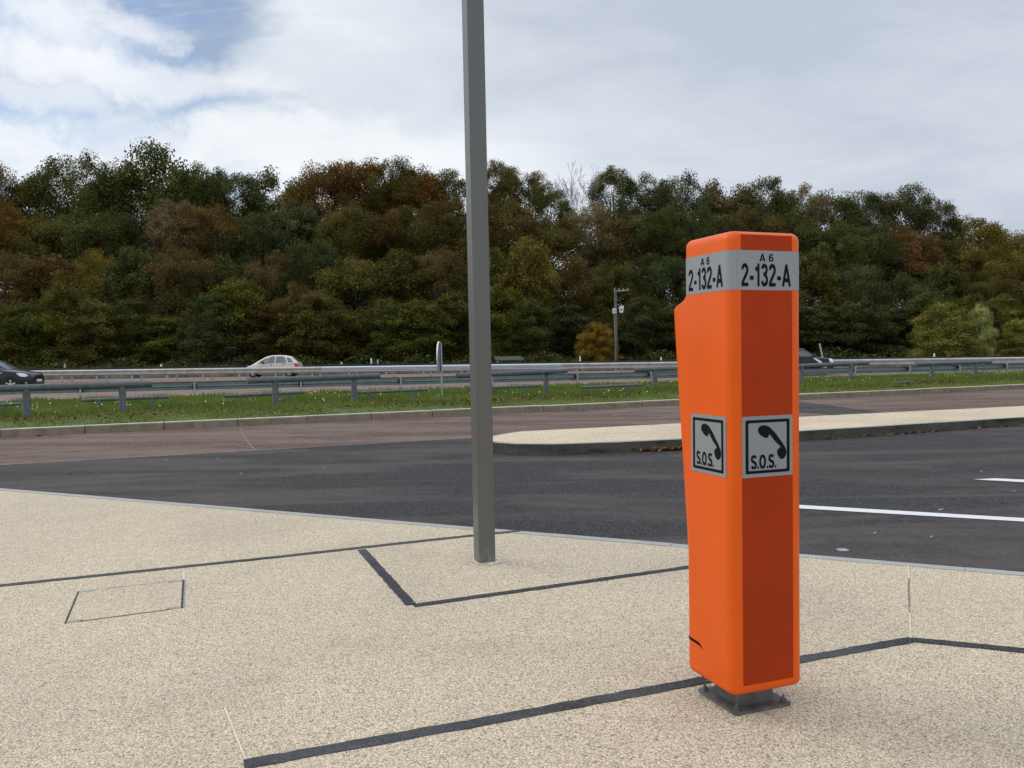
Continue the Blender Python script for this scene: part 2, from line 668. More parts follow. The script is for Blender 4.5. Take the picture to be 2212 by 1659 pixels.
KA, KB = W(0, 943, 0), W(2212, 839, 0)                     # foot of the kerb of the verge
kd = (KB - KA).normalized()
kn = Vector((-kd.y, kd.x, 0))
K0, K1 = KA - kd * 30, KB + kd * 50
EA, EB = W(0, 1055, 0), W(2212, 1237, 0)                   # far edge of the pavement
ed = (EB - EA).normalized()
en = Vector((-ed.y, ed.x, 0))
E0, E1 = EA - ed * 22, EB + ed * 22
G0, G1 = W(182, 863, .03), W(2176, 806, .03)               # line of the guard rail at the far side of the verge
gd = (G1 - G0).normalized()
gn = Vector((-gd.y, gd.x, 0))
GA, GB = G0 - gd * 26, G1 + gd * 40

# old reddish road, one sheet from the kerb to under the new asphalt
struct(MB().sheet([(K0.x, K0.y), (K1.x, K1.y), (60, 4), (60, -10), (-60, -10), (-60, 4)], -.02).build('access_road', 'red_asphalt'))
# new dark asphalt in front of it
DA, DB = W(0, 1005, -.015), W(1018, 946.4, -.015)
dd = (DB - DA).normalized()
D0 = DA - dd * 25
D1 = DB + dd * 9.0
poly = [(D0.x, D0.y)]
for i in range(1, 34):
    p = lerp(D0, D1, i / 34)
    poly.append((p.x + random.uniform(-.02, .02), p.y + random.uniform(-.025, .025)))
poly += [(D1.x, D1.y)] + xy([(1535, 872), (1726, 868), (1800, 877), (1910, 891.5)], -.015) + [(22, 20.5), (45, 18), (45, -8), (-45, -8), (-45, D0.y - 8)]
struct(MB().sheet(poly, -.012).build('parking_road', 'dark_asphalt'))
# pale bead of the joint between old and new asphalt
mb = MB()
for a, b in zip(poly[:35], poly[1:35]):
    a, b = Vector((*a, 0)), Vector((*b, 0))
    w = random.uniform(.012, .036)
    nn = Vector((-(b - a).y, (b - a).x, 0)).normalized() * w
    mb.sheet([a - nn, b - nn, b + nn, a + nn], -.0075)
struct(mb.build('road_joint', 'joint_bead'))

# pavement slab
I0, I1 = E0 - en * .10, E1 - en * .10
struct(MB().prism([(I0.x, I0.y), (I1.x, I1.y), (30, -8), (-30, -8)], -.04, 0).build('pavement', 'pavement_gravel'))
# edging: long concrete kerbs, almost flush
mb = MB()
L = (E1 - E0).length
x = 0
while x < L:
    a, b = E0 + ed * (x + .003), E0 + ed * min(x + 1.0, L)
    mb.prism([(a - en * .0985)[:2], (b - en * .0985)[:2], b[:2], a[:2]], -.04, .004 + random.uniform(-.0015, .0015))
    x += 1.0
struct(mb.build('pavement_edge', 'kerb_edge'))


def strip(name, pts, w, mat='black_strip', z=.0035, jit=.004):
    P = [W(a, b, 0) for a, b in pts]
    line = [P[0]]
    for a, b in zip(P, P[1:]):
        n = max(2, int((b - a).length / .05))
        line += [lerp(a, b, i / n) for i in range(1, n + 1)]
    top, bot = [], []
    for i, p in enumerate(line):
        d = (line[min(i + 1, len(line) - 1)] - line[max(i - 1, 0)]).normalized()
        n = Vector((-d.y, d.x, 0))
        top.append(p + n * (w / 2 + random.uniform(-jit, jit)))
        bot.append(p - n * (w / 2 + random.uniform(-jit, jit)))
    m = MB()
    vs = [(p.x, p.y, z) for p in top] + [(p.x, p.y, z) for p in bot]
    k = len(top)
    m.add(vs, [(i, k + i, k + i + 1, i + 1) for i in range(k - 1)])
    return struct(m.build(name, mat))


strip('paving_strip', [(-260, 1292), (0, 1265.5), (576, 1206), (864, 1174), (1022, 1157), (1122, 1147.5)], .066)
strip('paving_strip', [(781, 1187.5), (888, 1307)], .068)
strip('paving_strip', [(893, 1309), (1485, 1226), (1690, 1198)], .064)
strip('paving_strip', [(527, 1652), (1035, 1561), (1530, 1468), (1732, 1425), (1969, 1382.5), (2212, 1406), (2500, 1436)], .075)
strip('control_joint', [(485, 1528), (532, 1646)], .008, 'joint_sealant', .003, .0015)
strip('control_joint', [(1961, 1222), (1963, 1250)], .010, 'joint_sealant', .003, .0015)
strip('control_joint', [(1963, 1250), (1965, 1345)], .006, 'kerb_concrete', .003, .003)
strip('control_joint', [(1965, 1325), (1967, 1379)], .010, 'joint_sealant', .0045, .0015)
strip('control_joint', [(397, 1231), (396.5, 1252)], .010, 'joint_sealant', .003, .0015)
strip('control_joint', [(395, 1317), (399, 1327)], .009, 'joint_sealant', .003, .0015)
strip('control_joint', [(176, 1263), (171, 1277)], .010, 'joint_sealant', .003, .0015)

# painted lines
def paint(name, pts, mat='white_paint', z=-.0075):
    return struct(MB().sheet(xy(pts, z), z).build(name, mat))


paint('parking_line', [(1560, 1081.5), (1560, 1088), (1727, 1098), (2212, 1126.5), (2700, 1155), (2700, 1146), (2212, 1119), (1727, 1090.5)])
paint('parking_line', [(2103, 1035.5), (2212, 1041.5), (2700, 1066), (2700, 1059), (2212, 1036), (2150, 1033)])
paint('worn_line', [(1322, 896), (1410, 890.5), (1510, 885), (1510, 887), (1410, 892.5), (1322, 898)], 'crack_dust', -.0145)
paint('worn_crack', [(516, 925), (520, 925), (536, 952), (556, 975), (549, 975), (531, 953)], 'crack_dust', -.0145)

# ---------------------------------------------------------------- traffic island
front = [W(*p, 0) for p in [(1067, 976), (1120, 980), (1200, 980.5), (1330, 976), (1477, 968.5), (1726, 950.5), (2212, 917.8)]]
back = [W(*p, .15) for p in [(1066, 940), (1085, 936), (1123, 931), (1290, 922.5), (1477, 913), (1726, 899.6), (2212, 876)]]
fd = (front[-1] - front[-2]).normalized()
front.append(front[-1] + fd * 25)
back.append(back[-1] + (back[-1] - back[-2]).normalized() * 25)
tip = [Vector((front[0].x - .20, front[0].y + .30, 0)), Vector((back[0].x - .20, back[0].y - .45, 0))]
outline = [Vector((p.x, p.y, 0)) for p in list(reversed(front)) + tip + back]


def offset_line(pts, d):
    o = []
    for i, p in enumerate(pts):
        t = (pts[min(i + 1, len(pts) - 1)] - pts[max(i - 1, 0)]).normalized()
        o.append(p + Vector((-t.y, t.x, 0)) * d)
    return o


inner = offset_line(outline, -.10)
if (inner[0] - outline[0]).y < 0:
    inner = offset_line(outline, .10)
struct(MB().prism([p[:2] for p in inner], -.03, .148).build('traffic_island', 'island_gravel'))
mb, lip = MB(), MB()
for i in range(len(outline) - 1):
    a, b, c, d = outline[i], outline[i + 1], inner[i + 1], inner[i]
    n = max(1, round((b - a).length / 1.0))
    for k in range(n):
        t0, t1 = k / n + .007 / max(.2, (b - a).length), (k + 1) / n - .007 / max(.2, (b - a).length)
        q = [lerp(a, b, t0), lerp(a, b, t1), lerp(d, c, t1), lerp(d, c, t0)]
        h = .139 + random.uniform(-.002, .002)
        mb.prism([(p.x, p.y) for p in q], -.03, h)
        q2 = [lerp(q[0], q[3], .12), lerp(q[1], q[2], .12), q[2], q[3]]
        lip.prism([(p.x, p.y) for p in q2], h, h + .006)
struct(mb.build('island_kerb', 'island_kerb'))
struct(lip.build('island_kerb_lip', 'kerb_edge'))
mb = MB()                                             # mortar in the kerb joints
o2 = [lerp(p, q, .09) for p, q in zip(outline, inner)]
for i in range(len(outline) - 1):
    mb.prism([o2[i][:2], o2[i + 1][:2], inner[i + 1][:2], inner[i][:2]], -.03, .136)
struct(mb.build('island_kerb_mortar', 'joint_bead'))

# ---------------------------------------------------------------- verge, kerb, motorway
mb, lip = MB(), MB()
L = (K1 - K0).length
x = 0
while x < L:
    a, b = K0 + kd * (x + .008), K0 + kd * (x + 1.492)
    h = .135 + random.uniform(-.006, .006)
    sl = random.uniform(-.006, .006)
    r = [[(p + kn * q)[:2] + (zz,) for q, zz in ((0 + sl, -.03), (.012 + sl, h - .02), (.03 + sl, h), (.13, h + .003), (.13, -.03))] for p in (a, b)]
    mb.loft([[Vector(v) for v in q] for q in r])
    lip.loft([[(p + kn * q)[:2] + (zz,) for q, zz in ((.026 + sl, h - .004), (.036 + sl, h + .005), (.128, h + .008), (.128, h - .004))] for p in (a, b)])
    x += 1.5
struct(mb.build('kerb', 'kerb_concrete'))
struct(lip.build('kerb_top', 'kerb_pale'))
V0, V1 = K0 + kn * .12, K1 + kn * .12
mb = MB()
NV = 60
rows = []
for j, (f, z) in enumerate(((0, .12), (.08, .15), (.45, .12), (.85, .05), (1.0, .02))):
    rows.append([Vector((*lerp(lerp(V0, V1, i / NV), lerp(GA, GB, i / NV), f)[:2], z + random.uniform(-.015, .015))) for i in range(NV + 1)])
mb.loft(rows, cap=False, closed=False)
struct(mb.build('grass_verge', 'grass_ground', smooth=True))

BA, BB = D(60, 800, 64.5), D(2212, 790, 67.5)                  # line of the concrete barrier behind the motorway
BA, BB = Vector((BA.x, BA.y, 0)), Vector((BB.x, BB.y, 0))
bd = (BB - BA).normalized()
B0, B1 = BA - bd * 30, BB + bd * 40
struct(MB().sheet([(GA + gn * .55)[:2], (GB + gn * .55)[:2], B1[:2], B0[:2]], -.008).build('motorway', 'motorway_asphalt'))
struct(MB().sheet([GA[:2], GB[:2], (GB + gn * 2.2)[:2], (GA + gn * 2.2)[:2]], -.004).build('road_shoulder', 'shoulder'))


def roadline(off0, w, dash=None, z=-.003):
    m = MB()
    a, b = GA + gn * off0, GB + gn * off0
    L = (b - a).length
    x = 0
    while x < L:
        e = min(L, x + (dash[0] if dash else 3.0))
        p, q = a + gd * x, a + gd * e
        m.sheet([p[:2], q[:2], (q + gn * w)[:2], (p + gn * w)[:2]], z)
        x += sum(dash) if dash else 3.0
    return struct(m.build('lane_line', 'worn_white_paint'))


roadline(2.5, .22)
roadline(6.0, .15, (3, 10))

# ---------------------------------------------------------------- guard rails
def wbeam(mb, a, b, z, h=.31, depth=.08, side=1, nseg=1):
    d = (b - a).normalized()
    n = Vector((-d.y, d.x, 0)) * side
    prof = [(0, .5), (.35, .46), (1, .36), (1, .20), (.1, .07), (.1, -.07), (1, -.20), (1, -.36), (.35, -.46), (0, -.5)]
    th = .006
    ring = lambda p: [Vector((p.x, p.y, z)) + n * (q * depth) + Vector((0, 0, v * h)) for q, v in prof] + \
                     [Vector((p.x, p.y, z)) + n * (q * depth - th) + Vector((0, 0, v * h)) for q, v in reversed(prof)]
    mb.loft([ring(a), ring(b)])


near = empty('guard_rail', (G0.x, G0.y, 0))
tag(near, 'weathered grey steel guard rail on short posts along the far side of the grass verge', 'guard rail')
o0 = Vector((G0.x, G0.y, 0))
post_px = [173, 420, 650, 866, 1064, 1248, 1407, 1562, 1708, 1848, 1966, 2074, 2176]


def on_line(px, a, d, py=830):
    r = ray(px, py)
    # intersection in plan of the viewing direction with the line a + d t
    den = r.x * d.y - r.y * d.x
    t = (a.x * d.y - a.y * d.x) / den
    return Vector((r.x * t, r.y * t, 0))


pp = [on_line(x, G0, gd) for x in post_px]
pp = [pp[0] - gd * 8, pp[0] - gd * 4] + pp + [pp[-1] + gd * 4, pp[-1] + gd * 8]
mb = MB()
for p in pp:
    q = p - o0
    m = MB()
    rot = Matrix.Rotation(math.atan2(gd.y, gd.x), 3, 'Z')
    sec = [(-.035, .05), (-.035, -.006), (.035, -.006), (.035, .05), (.026, .05), (.026, .006), (-.026, .006), (-.026, .05)]
    m.loft([[q + rot @ Vector((a, b, z)) for a, b in sec] for z in (-.03, .57)])
    po = m.build('post', 'galvanised', near)
    m = MB()
    m.box(q + rot @ Vector((0, .13, .42)), (.16, .12, .14), rot)
    m.build('spacer', 'trim_black', po)
for a, b in zip(pp, pp[1:]):
    m = MB()
    zr = .43 - .085 * min(1, max(0, (a - G0).dot(gd) / (G1 - G0).length))
    wbeam(m, a + gn * .20 - o0, b + gn * .20 - o0, zr, side=1)
    m.build('rail_beam', 'rail_steel', near)

MA, MBp = D(60, 797, 56), D(2212, 768, 50.5)
MZ = .80
MA, MBp = Vector((MA.x, MA.y, 0)), Vector((MBp.x, MBp.y, 0))
md = (MBp - MA).normalized()
mn = Vector((-md.y, md.x, 0))
med = empty('guard_rail', MA)
tag(med, 'long silver guard rail in the middle of the motorway with a bright newer stretch', 'guard rail')
L = (MBp - MA).length
k0, k1 = -6, int(L / 2.4) + 6
xs = [k * 2.4 for k in range(k0, k1 + 1)]
m2 = lambda px: (on_line(px, MA, md) - MA).dot(md)
xa, xb = m2(697), m2(1213)
rot = Matrix.Rotation(math.atan2(md.y, md.x), 3, 'Z')
postm = None
for x in xs:
    for dx_, yy in ((0, -.10), (.35, .45)):
        if postm is None:
            postm = MB().box((0, 0, MZ / 2 - .03), (.10, .06, MZ - .04), rot).build('post', 'weathered_galvanised', med)
            c = postm
        else:
            c = postm.copy()
            C.objects.link(c)
            c.parent = med
        c.location = md * (x + dx_) + mn * yy
cuts = [xs[0]] + [v for v in np.arange(xs[0] + 12, xs[-1], 12.0) if abs(v - xa) > 4 and abs(v - xb) > 4] + [xa, xb, xs[-1]]
cuts.sort()
for a, b in zip(cuts, cuts[1:]):
    new = a >= xa - .1 and b <= xb + .1
    m = MB()
    wbeam(m, md * a - mn * .14, md * (b - .01) - mn * .14, MZ - .19, .38, side=-1)
    bo = m.build('rail_beam', 'bright_galvanised' if new else 'weathered_galvanised', med)
    m = MB()
    wbeam(m, md * a + mn * .50, md * (b - .01) + mn * .50, MZ - .19, .38, side=1)
    m.build('rear_beam', 'weathered_galvanised', med)
    if new:
        bo['label'] = 'bright new stretch of the rail'

# concrete barrier behind the far carriageway
bar = empty('concrete_barrier', BA)
tag(bar, 'low stained concrete barrier with a dark top along the wood', 'barrier')
m, cpm = MB(), MB()
L0 = -30
while L0 < (BB - BA).length + 40:
    a, b = bd * L0, bd * (L0 + 5.98)
    nb = Vector((-bd.y, bd.x, 0))
    ring = lambda p: [p + nb * q + Vector((0, 0, z)) for q, z in ((-.28, -.02), (-.26, .10), (-.14, .30), (-.12, .46), (.12, .46), (.28, -.02))]
    m.loft([ring(a), ring(b)])
    hb = lambda p: .87 - .20 * min(1, max(0, p.length * (1 if p.dot(bd) > 0 else 0) / (BB - BA).length))
    ring = lambda p: [p + nb * q + Vector((0, 0, z)) for q, z in ((-.13, .46), (-.11, hb(p)), (.11, hb(p)), (.13, .46))]
    cpm.loft([ring(a), ring(b)])
    L0 += 6
m.build('barrier_foot', 'stained_concrete', bar)
cpm.build('barrier_top', 'dark_cap', bar)

# small marker posts on barrier and rail
for i, (px, py, y, mat, h, what) in enumerate([
        (140, 788, 64.7, 'weathered_galvanised', .45, 'grey marker post on the barrier just right of the black car'),
        (348, 792, 65.0, 'white_plastic', .25, 'small pale marker on the barrier left of the white car'),
        (552, 791, 65.3, 'white_plastic', .25, 'small pale marker on the barrier close to the nose of the white car'),
        (738, 786, 65.5, 'white_plastic', .22, 'tiny white marker on the barrier between white car and tall markers'),
        (802, 784, 65.6, 'white_plastic', .62, 'tallest white marker post on the barrier'),
        (816, 784, 65.6, 'weathered_galvanised', .46, 'grey marker post just right of the tallest white marker'),
        (1253, 780, 66.2, 'white_plastic', .55, 'white marker on the barrier between low green roof and utility pole'),
        (1428, 775, 66.4, 'white_plastic', .35, 'small white marker on the barrier right of the utility pole'),
        (2018, 771, 67.2, 'white_plastic', .40, 'white marker on the rail left of the red one'),
        (2049, 775, 50.4, 'red_plastic', .42, 'small red brown marker on the median rail near the right edge')]):
    p = D(px, py, y)
    base = Vector((p.x, p.y, (.87 - .20 * min(1, max(0, (Vector((p.x, p.y, 0)) - BA).dot(bd) / (BB - BA).length))) if y > 60 else MZ - .02))
    h *= .72
    e = empty('marker_post', base)
    tag(e, what, 'marker post', 'small markers along the motorway')
    MB().loft([[Vector((a * .055, b * .03, z)) for a, b in ((-1, -1), (1, -1), (1, 1), (-1, 1))] for z in (0, h * .8)] +
              [[Vector((a * .04, b * .02, h)) for a, b in ((-1, -1), (1, -1), (1, 1), (-1, 1))]]).build('stem', mat, e)
    MB().box((0, 0, .008), (.20, .09, .016)).build('foot', 'weathered_galvanised', e)

# ---------------------------------------------------------------- log barriers and low rails in the grass
LOGS = [  # left end px, right end px with rows, posts px, label
    ((-160, 844), (328, 829.3), (56, 263.5), 'thick grey log barrier at the left edge in front of the black car'),
    ((534, 822.8), (820, 811.6), (594.5, 764.6), 'thick grey log barrier below the white car'),
    ((987, 811.6), (1225, 801), (1035, 1179.5), 'thick grey log barrier passing behind the tall square pole'),
    ((1371, 799), (1575, 793), (1415, 1530), 'thick grey log barrier running behind the orange phone post from the left'),
    ((1685, 792.5), (1876, 783.7), (1731.5, 1838.5), 'thick grey log barrier to the right of the orange phone post below the navy car'),
    ((1979, 787), (2140, 781.7), (2013, 2107), 'thick grey log barrier nearest the right edge of the view'),
]
LG0, LG1 = W(56, 906, .12), W(2013, 824, .12)
LM = W(764.6, 869.6, .12)
LR = W(1838.5, 827, .12)


def log_at(px):                                            # the bent line the barriers stand on
    pts = [LG0 - (LM - LG0) * .5, LG0, LM, W(1179, 850, .12), LR, LR + (LR - LM) * .6]
    for a, b in zip(pts, pts[1:]):
        d = (b - a)
        d.z = 0
        p = on_line(px, Vector((a.x, a.y, 0)), d.normalized())
        t = (p - a).dot(d) / d.length_squared
        if t <= 1.0001:
            return Vector((p.x, p.y, 0)), d.normalized()
    return Vector((p.x, p.y, 0)), d.normalized()


for (l, r, posts, lab) in LOGS:
    pl, _ = log_at(l[0])
    pr, d = log_at(r[0])
    zl, zr = D(l[0], l[1], pl.y).z, D(r[0], r[1], pr.y).z
    a, b = Vector((pl.x, pl.y, zl)), Vector((pr.x, pr.y, zr))
    base, _ = log_at(sum(posts) / 2)
    e = empty('log_barrier', base)
    tag(e, lab, 'barrier', 'thick log barriers in the grass')
    m = MB()
    dd_ = (b - a).normalized()
    n_ = 9
    pts = [lerp(a, b, i / n_) - base for i in range(n_ + 1)]
    rad = [.080] * (n_ + 1)
    m.tube([pts[0] + dd_ * -.0, pts[0] + dd_ * .006] + pts[1:-1] + [pts[-1] - dd_ * .006, pts[-1]], [.066, .079] + rad[1:-1] + [.079, .066], 18)
    m.build('rail', 'weathered_log', e, True, 40)
    for px in posts:
        p, d = log_at(px)
        t = (p - a).dot(b - a) / (b - a).length_squared
        top = lerp(a.z, b.z, t) - .03
        q = p - base
        m = MB()
        m.tube([q + Vector((0, 0, .0)), q + Vector((0, 0, top - .07)), q + Vector((0, 0, top - .02)), q + Vector((0, 0, top + .01))], [.090, .083, .07, .035], 16)
        po = m.build('post', 'weathered_log', e, True, 50)
        m = MB()
        nv = Vector((d.y, -d.x, 0))
        m.tube([q + Vector((0, 0, top - .10)) + nv * .07, q + Vector((0, 0, top - .10)) + nv * .092], .011, 8)
        m.build('bolt', 'trim_black', po)

LOW = [
    ((-60, 876), (46, 872.5), (-20, 8), 893, 'thin low grey rail cut off by the left edge under the thick log'),
    ((175, 865), (366, 857.4), (215.6, 329.4), 890, 'thin low grey rail under the right end of the leftmost thick log'),
    ((481.7, 855.8), (656, 847.5), (518.8, 622), 873, 'thin low grey rail beneath the white car and its thick log'),
    ((771, 848.8), (923, 841.5), (798.4, 892.6), 865, 'thin low grey rail just left of the round sign post'),
    ((1010, 840), (1165, 833), (1040, 1138), 855, 'thin low grey rail just right of the tall square pole'),
    ((1256, 837), (1389.6, 831), (1283, 1358), 852, 'thin low grey rail between tall square pole and orange phone post'),
    ((1925, 827), (1973, 825), (1934, 1964), 832, 'thin low pale rail half sunk in grass right of the phone post'),
]
for (l, r, posts, yb, lab) in LOW:
    foot = W(sum(posts) / 2, yb, .12)
    Yc = foot.y
    a, b = D(l[0], l[1], Yc - .2 * (r[0] - l[0]) / 2212 * 8), D(r[0], r[1], Yc + .2 * (r[0] - l[0]) / 2212 * 8)
    base = Vector((foot.x, foot.y, 0))
    e = empty('low_rail', base)
    tag(e, lab, 'rail', 'thin low rails in the grass')
    MB().tube([a - base, lerp(a, b, .03) - base, lerp(a, b, .97) - base, b - base], [.036, .044, .044, .036], 14).build('rail', 'weathered_log', e, True, 40)
    for px in posts:
        t = (px - l[0]) / (r[0] - l[0])
        p = lerp(a, b, t)
        MB().tube([Vector((p.x, p.y, .0)) - base, Vector((p.x, p.y, p.z - .02)) - base], [.050, .045], 12).build('post', 'weathered_log', e, True, 40)

# ---------------------------------------------------------------- round road sign seen almost edge-on
sb = W(955, 862, .10)
sg = empty('road_sign', (sb.x, sb.y, 0), lean=-.25)
tag(sg, 'round road sign seen almost edge-on, on a slim grey post in the grass', 'road sign')
ctop, cbot = D(951, 737.4, sb.y), D(951, 804.7, sb.y)
sr, szc = (ctop.z - cbot.z) / 2, (ctop.z + cbot.z) / 2
dirn = Vector((ctop.x - 0, sb.y, 0)).normalized()
ang = math.atan2(dirn.y, dirn.x) + R(81.5)                  # normal almost at right angles to the view
nv = Vector((math.cos(ang), math.sin(ang), 0))
if nv.y > 0:
    nv = -nv
uv = Vector((-nv.y, nv.x, 0))
cc = Vector((-.045, -.0, szc))


def disc(m, c, r, t0, t1, n=40):
    m.loft([[c + nv * t + (uv * math.cos(2 * math.pi * k / n) + Vector((0, 0, 1)) * math.sin(2 * math.pi * k / n)) * r for k in range(n)] for t in (t0, t1)])


m = MB()
disc(m, cc, sr * .975, -.004, .006)
m.build('sign_face', 'sign_back', sg)
m = MB()
n = 40
rg = lambda r, t: [cc + nv * t + (uv * math.cos(2 * math.pi * k / n) + Vector((0, 0, 1)) * math.sin(2 * math.pi * k / n)) * r for k in range(n)]
m.loft([rg(sr * .976, .010), rg(sr, .010), rg(sr, -.030), rg(sr * .976, -.030), rg(sr * .976, .010)], cap=False)
m.build('sign_rim', 'sign_rim', sg)
MB().tube([(0, .03, 0), (0, .03, szc + sr * .9)], .032, 14).build('post', 'galvanised', sg, True, 40)
for dz in (-.25, .28):
    MB().box((-.02, .03, szc + dz), (.09, .05, .04)).build('bracket', 'galvanised', sg)

# ---------------------------------------------------------------- tall square pole
PW = .126
near_c = W(1035, 1217.5, 0)
pr = R(20)
rx, ry = Vector((math.cos(pr), math.sin(pr), 0)), Vector((-math.sin(pr), math.cos(pr), 0))
pc = near_c + rx * PW / 2 + ry * PW / 2
pole = empty('square_pole', pc, pr, lean=-.32)
tag(pole, 'tall plain grey square steel pole standing in the pavement', 'pole')


def rrect(hx, hy, r, n=5, hy2=None, sup=.004):
    """rounded rectangle, hx half width, -hy .. hy2"""
    hy2 = hy if hy2 is None else hy2
    pts = []
    for cx, cy, a0 in ((hx - r, hy2 - r, 0), (-hx + r, hy2 - r, 90), (-hx + r, -hy + r, 180), (hx - r, -hy + r, 270)):
        a = R(a0)
        t0 = Vector((math.sin(a), -math.cos(a)))
        pts.append(Vector((cx + r * math.cos(a), cy + r * math.sin(a))) + t0 * sup)
        for k in range(n + 1):
            b = R(a0 + 90 * k / n)
            pts.append(Vector((cx + r * math.cos(b), cy + r * math.sin(b))))
        b = R(a0 + 90)
        pts.append(Vector((cx + r * math.cos(b), cy + r * math.sin(b))) + Vector((-math.sin(b), math.cos(b))) * sup)
    return pts


rr = rrect(PW / 2, PW / 2, .007, 3)
MB().loft([[Vector((p.x, p.y, z)) for p in rr] for z in (0, .02, 1.5, 3, 4.5, 6.2)]).build('shaft', 'pole_paint', pole, True, 30)
MB().loft([[Vector((p.x * s, p.y * s, z)) for p in rr] for s, z in ((1.04, 6.2), (1.04, 6.215), (.9, 6.225))]).build('end_cap', 'pole_paint', pole)
# grout dust round the foot
m = MB()
ringp = []
for k in range(40):
    a = 2 * math.pi * k / 40
    r = .085 + .05 * random.random() + (.03 if math.cos(a) > .3 else 0)
    ringp.append((pc.x + math.cos(a) * r, pc.y + math.sin(a) * r))


def grout_mat():
    t = MT('grout_patch')
    v = t.vor(105)
    n = t.noise(30, 5, .7)
    col = t.ramp(t.math('ADD', t.sep(v.outputs['Color'])[0], t.math('MULTIPLY', n, .6)), [(0.2, (.40, .34, .26)), (.6, (.58, .51, .42)), (1.0, (.68, .63, .56))])
    t.set(color=col, rough=.85)


grout_mat()
struct(m.sheet(ringp, .003).build('grout_patch', 'grout_patch'))

# ---------------------------------------------------------------- emergency telephone post
PR = R(21.7)
fc = W(1588, 1546.4, .0)
rx, ry = Vector((math.cos(PR), math.sin(PR), 0)), Vector((-math.sin(PR), math.cos(PR), 0))
tc_ = fc + rx * .14 + ry * .14
PB = R(20.6)
tel = empty('emergency_telephone', tc_ - Vector((-math.sin(PB), math.cos(PB), 0)) * .009, PB, lean=-.05)
tag(tel, 'bright orange emergency telephone post with grey number bands and SOS signs', 'emergency phone')
HX, HY, RC = .1765, .176, .044
BZ0, BZ1 = .094, 1.973


def hy2(z):
    if z < .60:
        return HY
    if z < .66:
        t = (z - .60) / .06
        return HY + .003 * t * t
    if z <= 1.672:
        return HY + .003 + (z - .66) / 1.012 * .100
    return HY


levels = []                                                # (z, inset of the whole ring, extra length at the back)
for k in range(7):
    a = R(90 * k / 6)
    levels.append((BZ0 + .028 * (1 - math.sin(a)), .028 * (1 - math.cos(a)), None))
levels.sort(key=lambda q: -q[1])
levels = [(BZ0 + .028 * (1 - math.cos(R(90 * k / 6))), .028 * (1 - math.sin(R(90 * k / 6))), HY) for k in range(7)]
levels += [(BZ0 + .033, 0, HY)]
levels += [(z, 0, hy2(z)) for z in (.3, .45, .58, .60, .62, .64, .66, .72, .9, 1.1, 1.3, 1.5, 1.64, 1.668)]
for z, e in ((1.676, .1025), (1.682, .100), (1.687, .094), (1.692, .085), (1.699, .066), (1.706, .046), (1.712, .030), (1.718, .018), (1.727, .009), (1.735, .003), (1.742, 0)):
    levels.append((z, 0, HY + e))
levels += [(z, 0, HY) for z in (1.752, 1.85, 1.93)]
TR = .034
levels += [(BZ1 - TR - .004, 0, HY)]
levels += [(BZ1 - TR * (1 - math.sin(R(90 * k / 6))), TR * (1 - math.cos(R(90 * k / 6))), HY) for k in range(7)]
rings = []
for z, ins, yb in levels:
    rings.append([Vector((p.x, p.y, z)) for p in rrect(HX - ins, HY - ins, max(.008, RC - ins), 8, yb - ins)])
MB().loft(rings).build('body', 'orange_gelcoat', tel, True, 50)

FRONT = lambda u, z, o=0.0: Vector((-HX + u, -HY - o, z))   # right-hand face in the view, u from its near edge
SIDE = lambda v, z, o=0.0: Vector((-HX - o, -HY + v, z))    # left-hand face in the view


def plate(m, F, u0, u1, z0, z1, o0, o1):
    a = [F(u0, z0, o0), F(u1, z0, o0), F(u1, z1, o0), F(u0, z1, o0)]
    b = [F(u0, z0, o1), F(u1, z0, o1), F(u1, z1, o1), F(u0, z1, o1)]
    m.add(a + b, [(0, 3, 2, 1), (4, 5, 6, 7)] + [(i, (i + 1) % 4, 4 + (i + 1) % 4, 4 + i) for i in range(4)])


for z0, z1 in ((.137, .981), (1.2315, 1.7355), (1.8965, 1.957)):
    m = MB()
    plate(m, FRONT, .050, .296, z0, z1, -.002, .0012)
    m.build('stripe', 'dark_red_film', tel)
# band round the head
o = .0014
pathp = rrect(HX + o, HY + o, RC + o, 10)
m = MB()
n = len(pathp)
rings = [[Vector((p.x, p.y, z)) for p in pathp] for z in (1.7375, 1.8950)]
inn = rrect(HX - .002, HY - .002, RC - .002, 10)
m.loft([[Vector((p.x, p.y, 1.7375)) for p in inn]] + rings + [[Vector((p.x, p.y, 1.8950)) for p in inn]], cap=False)
band = m.build('number_band', 'reflective_film', tel, True, 40)


def arc(cx, cy, ax, ay, a0, a1, n=22):
    return [(cx + ax * math.cos(R(lerp(a0, a1, k / n))), cy + ay * math.sin(R(lerp(a0, a1, k / n)))) for k in range(n + 1)]


GW = .172                            # stroke width of the bold sans lettering, cap height 1
GLYPH = {                            # advance, strokes
    '2': (.60, [arc(.29, .715, .200, .205, 175, -28) + [(.36, .48), (.13, .20), (.085, .07)], [(.01, .072), (.56, .072)]]),
    '1': (.46, [[(.29, 0), (.29, 1.0)], [(.31, .88), (.20, .775), (.04, .745)]]),
    '3': (.60, [arc(.28, .735, .185, .188, 168, -75), [(.20, .535), (.33, .535)], arc(.28, .285, .205, .208, 78, -168)]),
    '-': (.42, [[(.05, .37), (.36, .37)]]),
    'A': (.74, [[(.075, 0), (.36, .98)], [(.645, 0), (.36, .98)], [(.18, .29), (.54, .29)]]),
    '6': (.62, [arc(.30, .32, .205, .242, 0, 360), arc(.32, .56, .225, .362, 185, 38)]),
    'S': (.66, [arc(.32, .725, .225, .198, 18, 262) + arc(.32, .280, .235, .203, 82, -165)]),
    'O': (.76, [arc(.37, .5, .275, .423, 0, 360, 40)]),
    '.': (.24, [[(.045, .075), (.195, .075)]]),
    ' ': (.30, []),
}


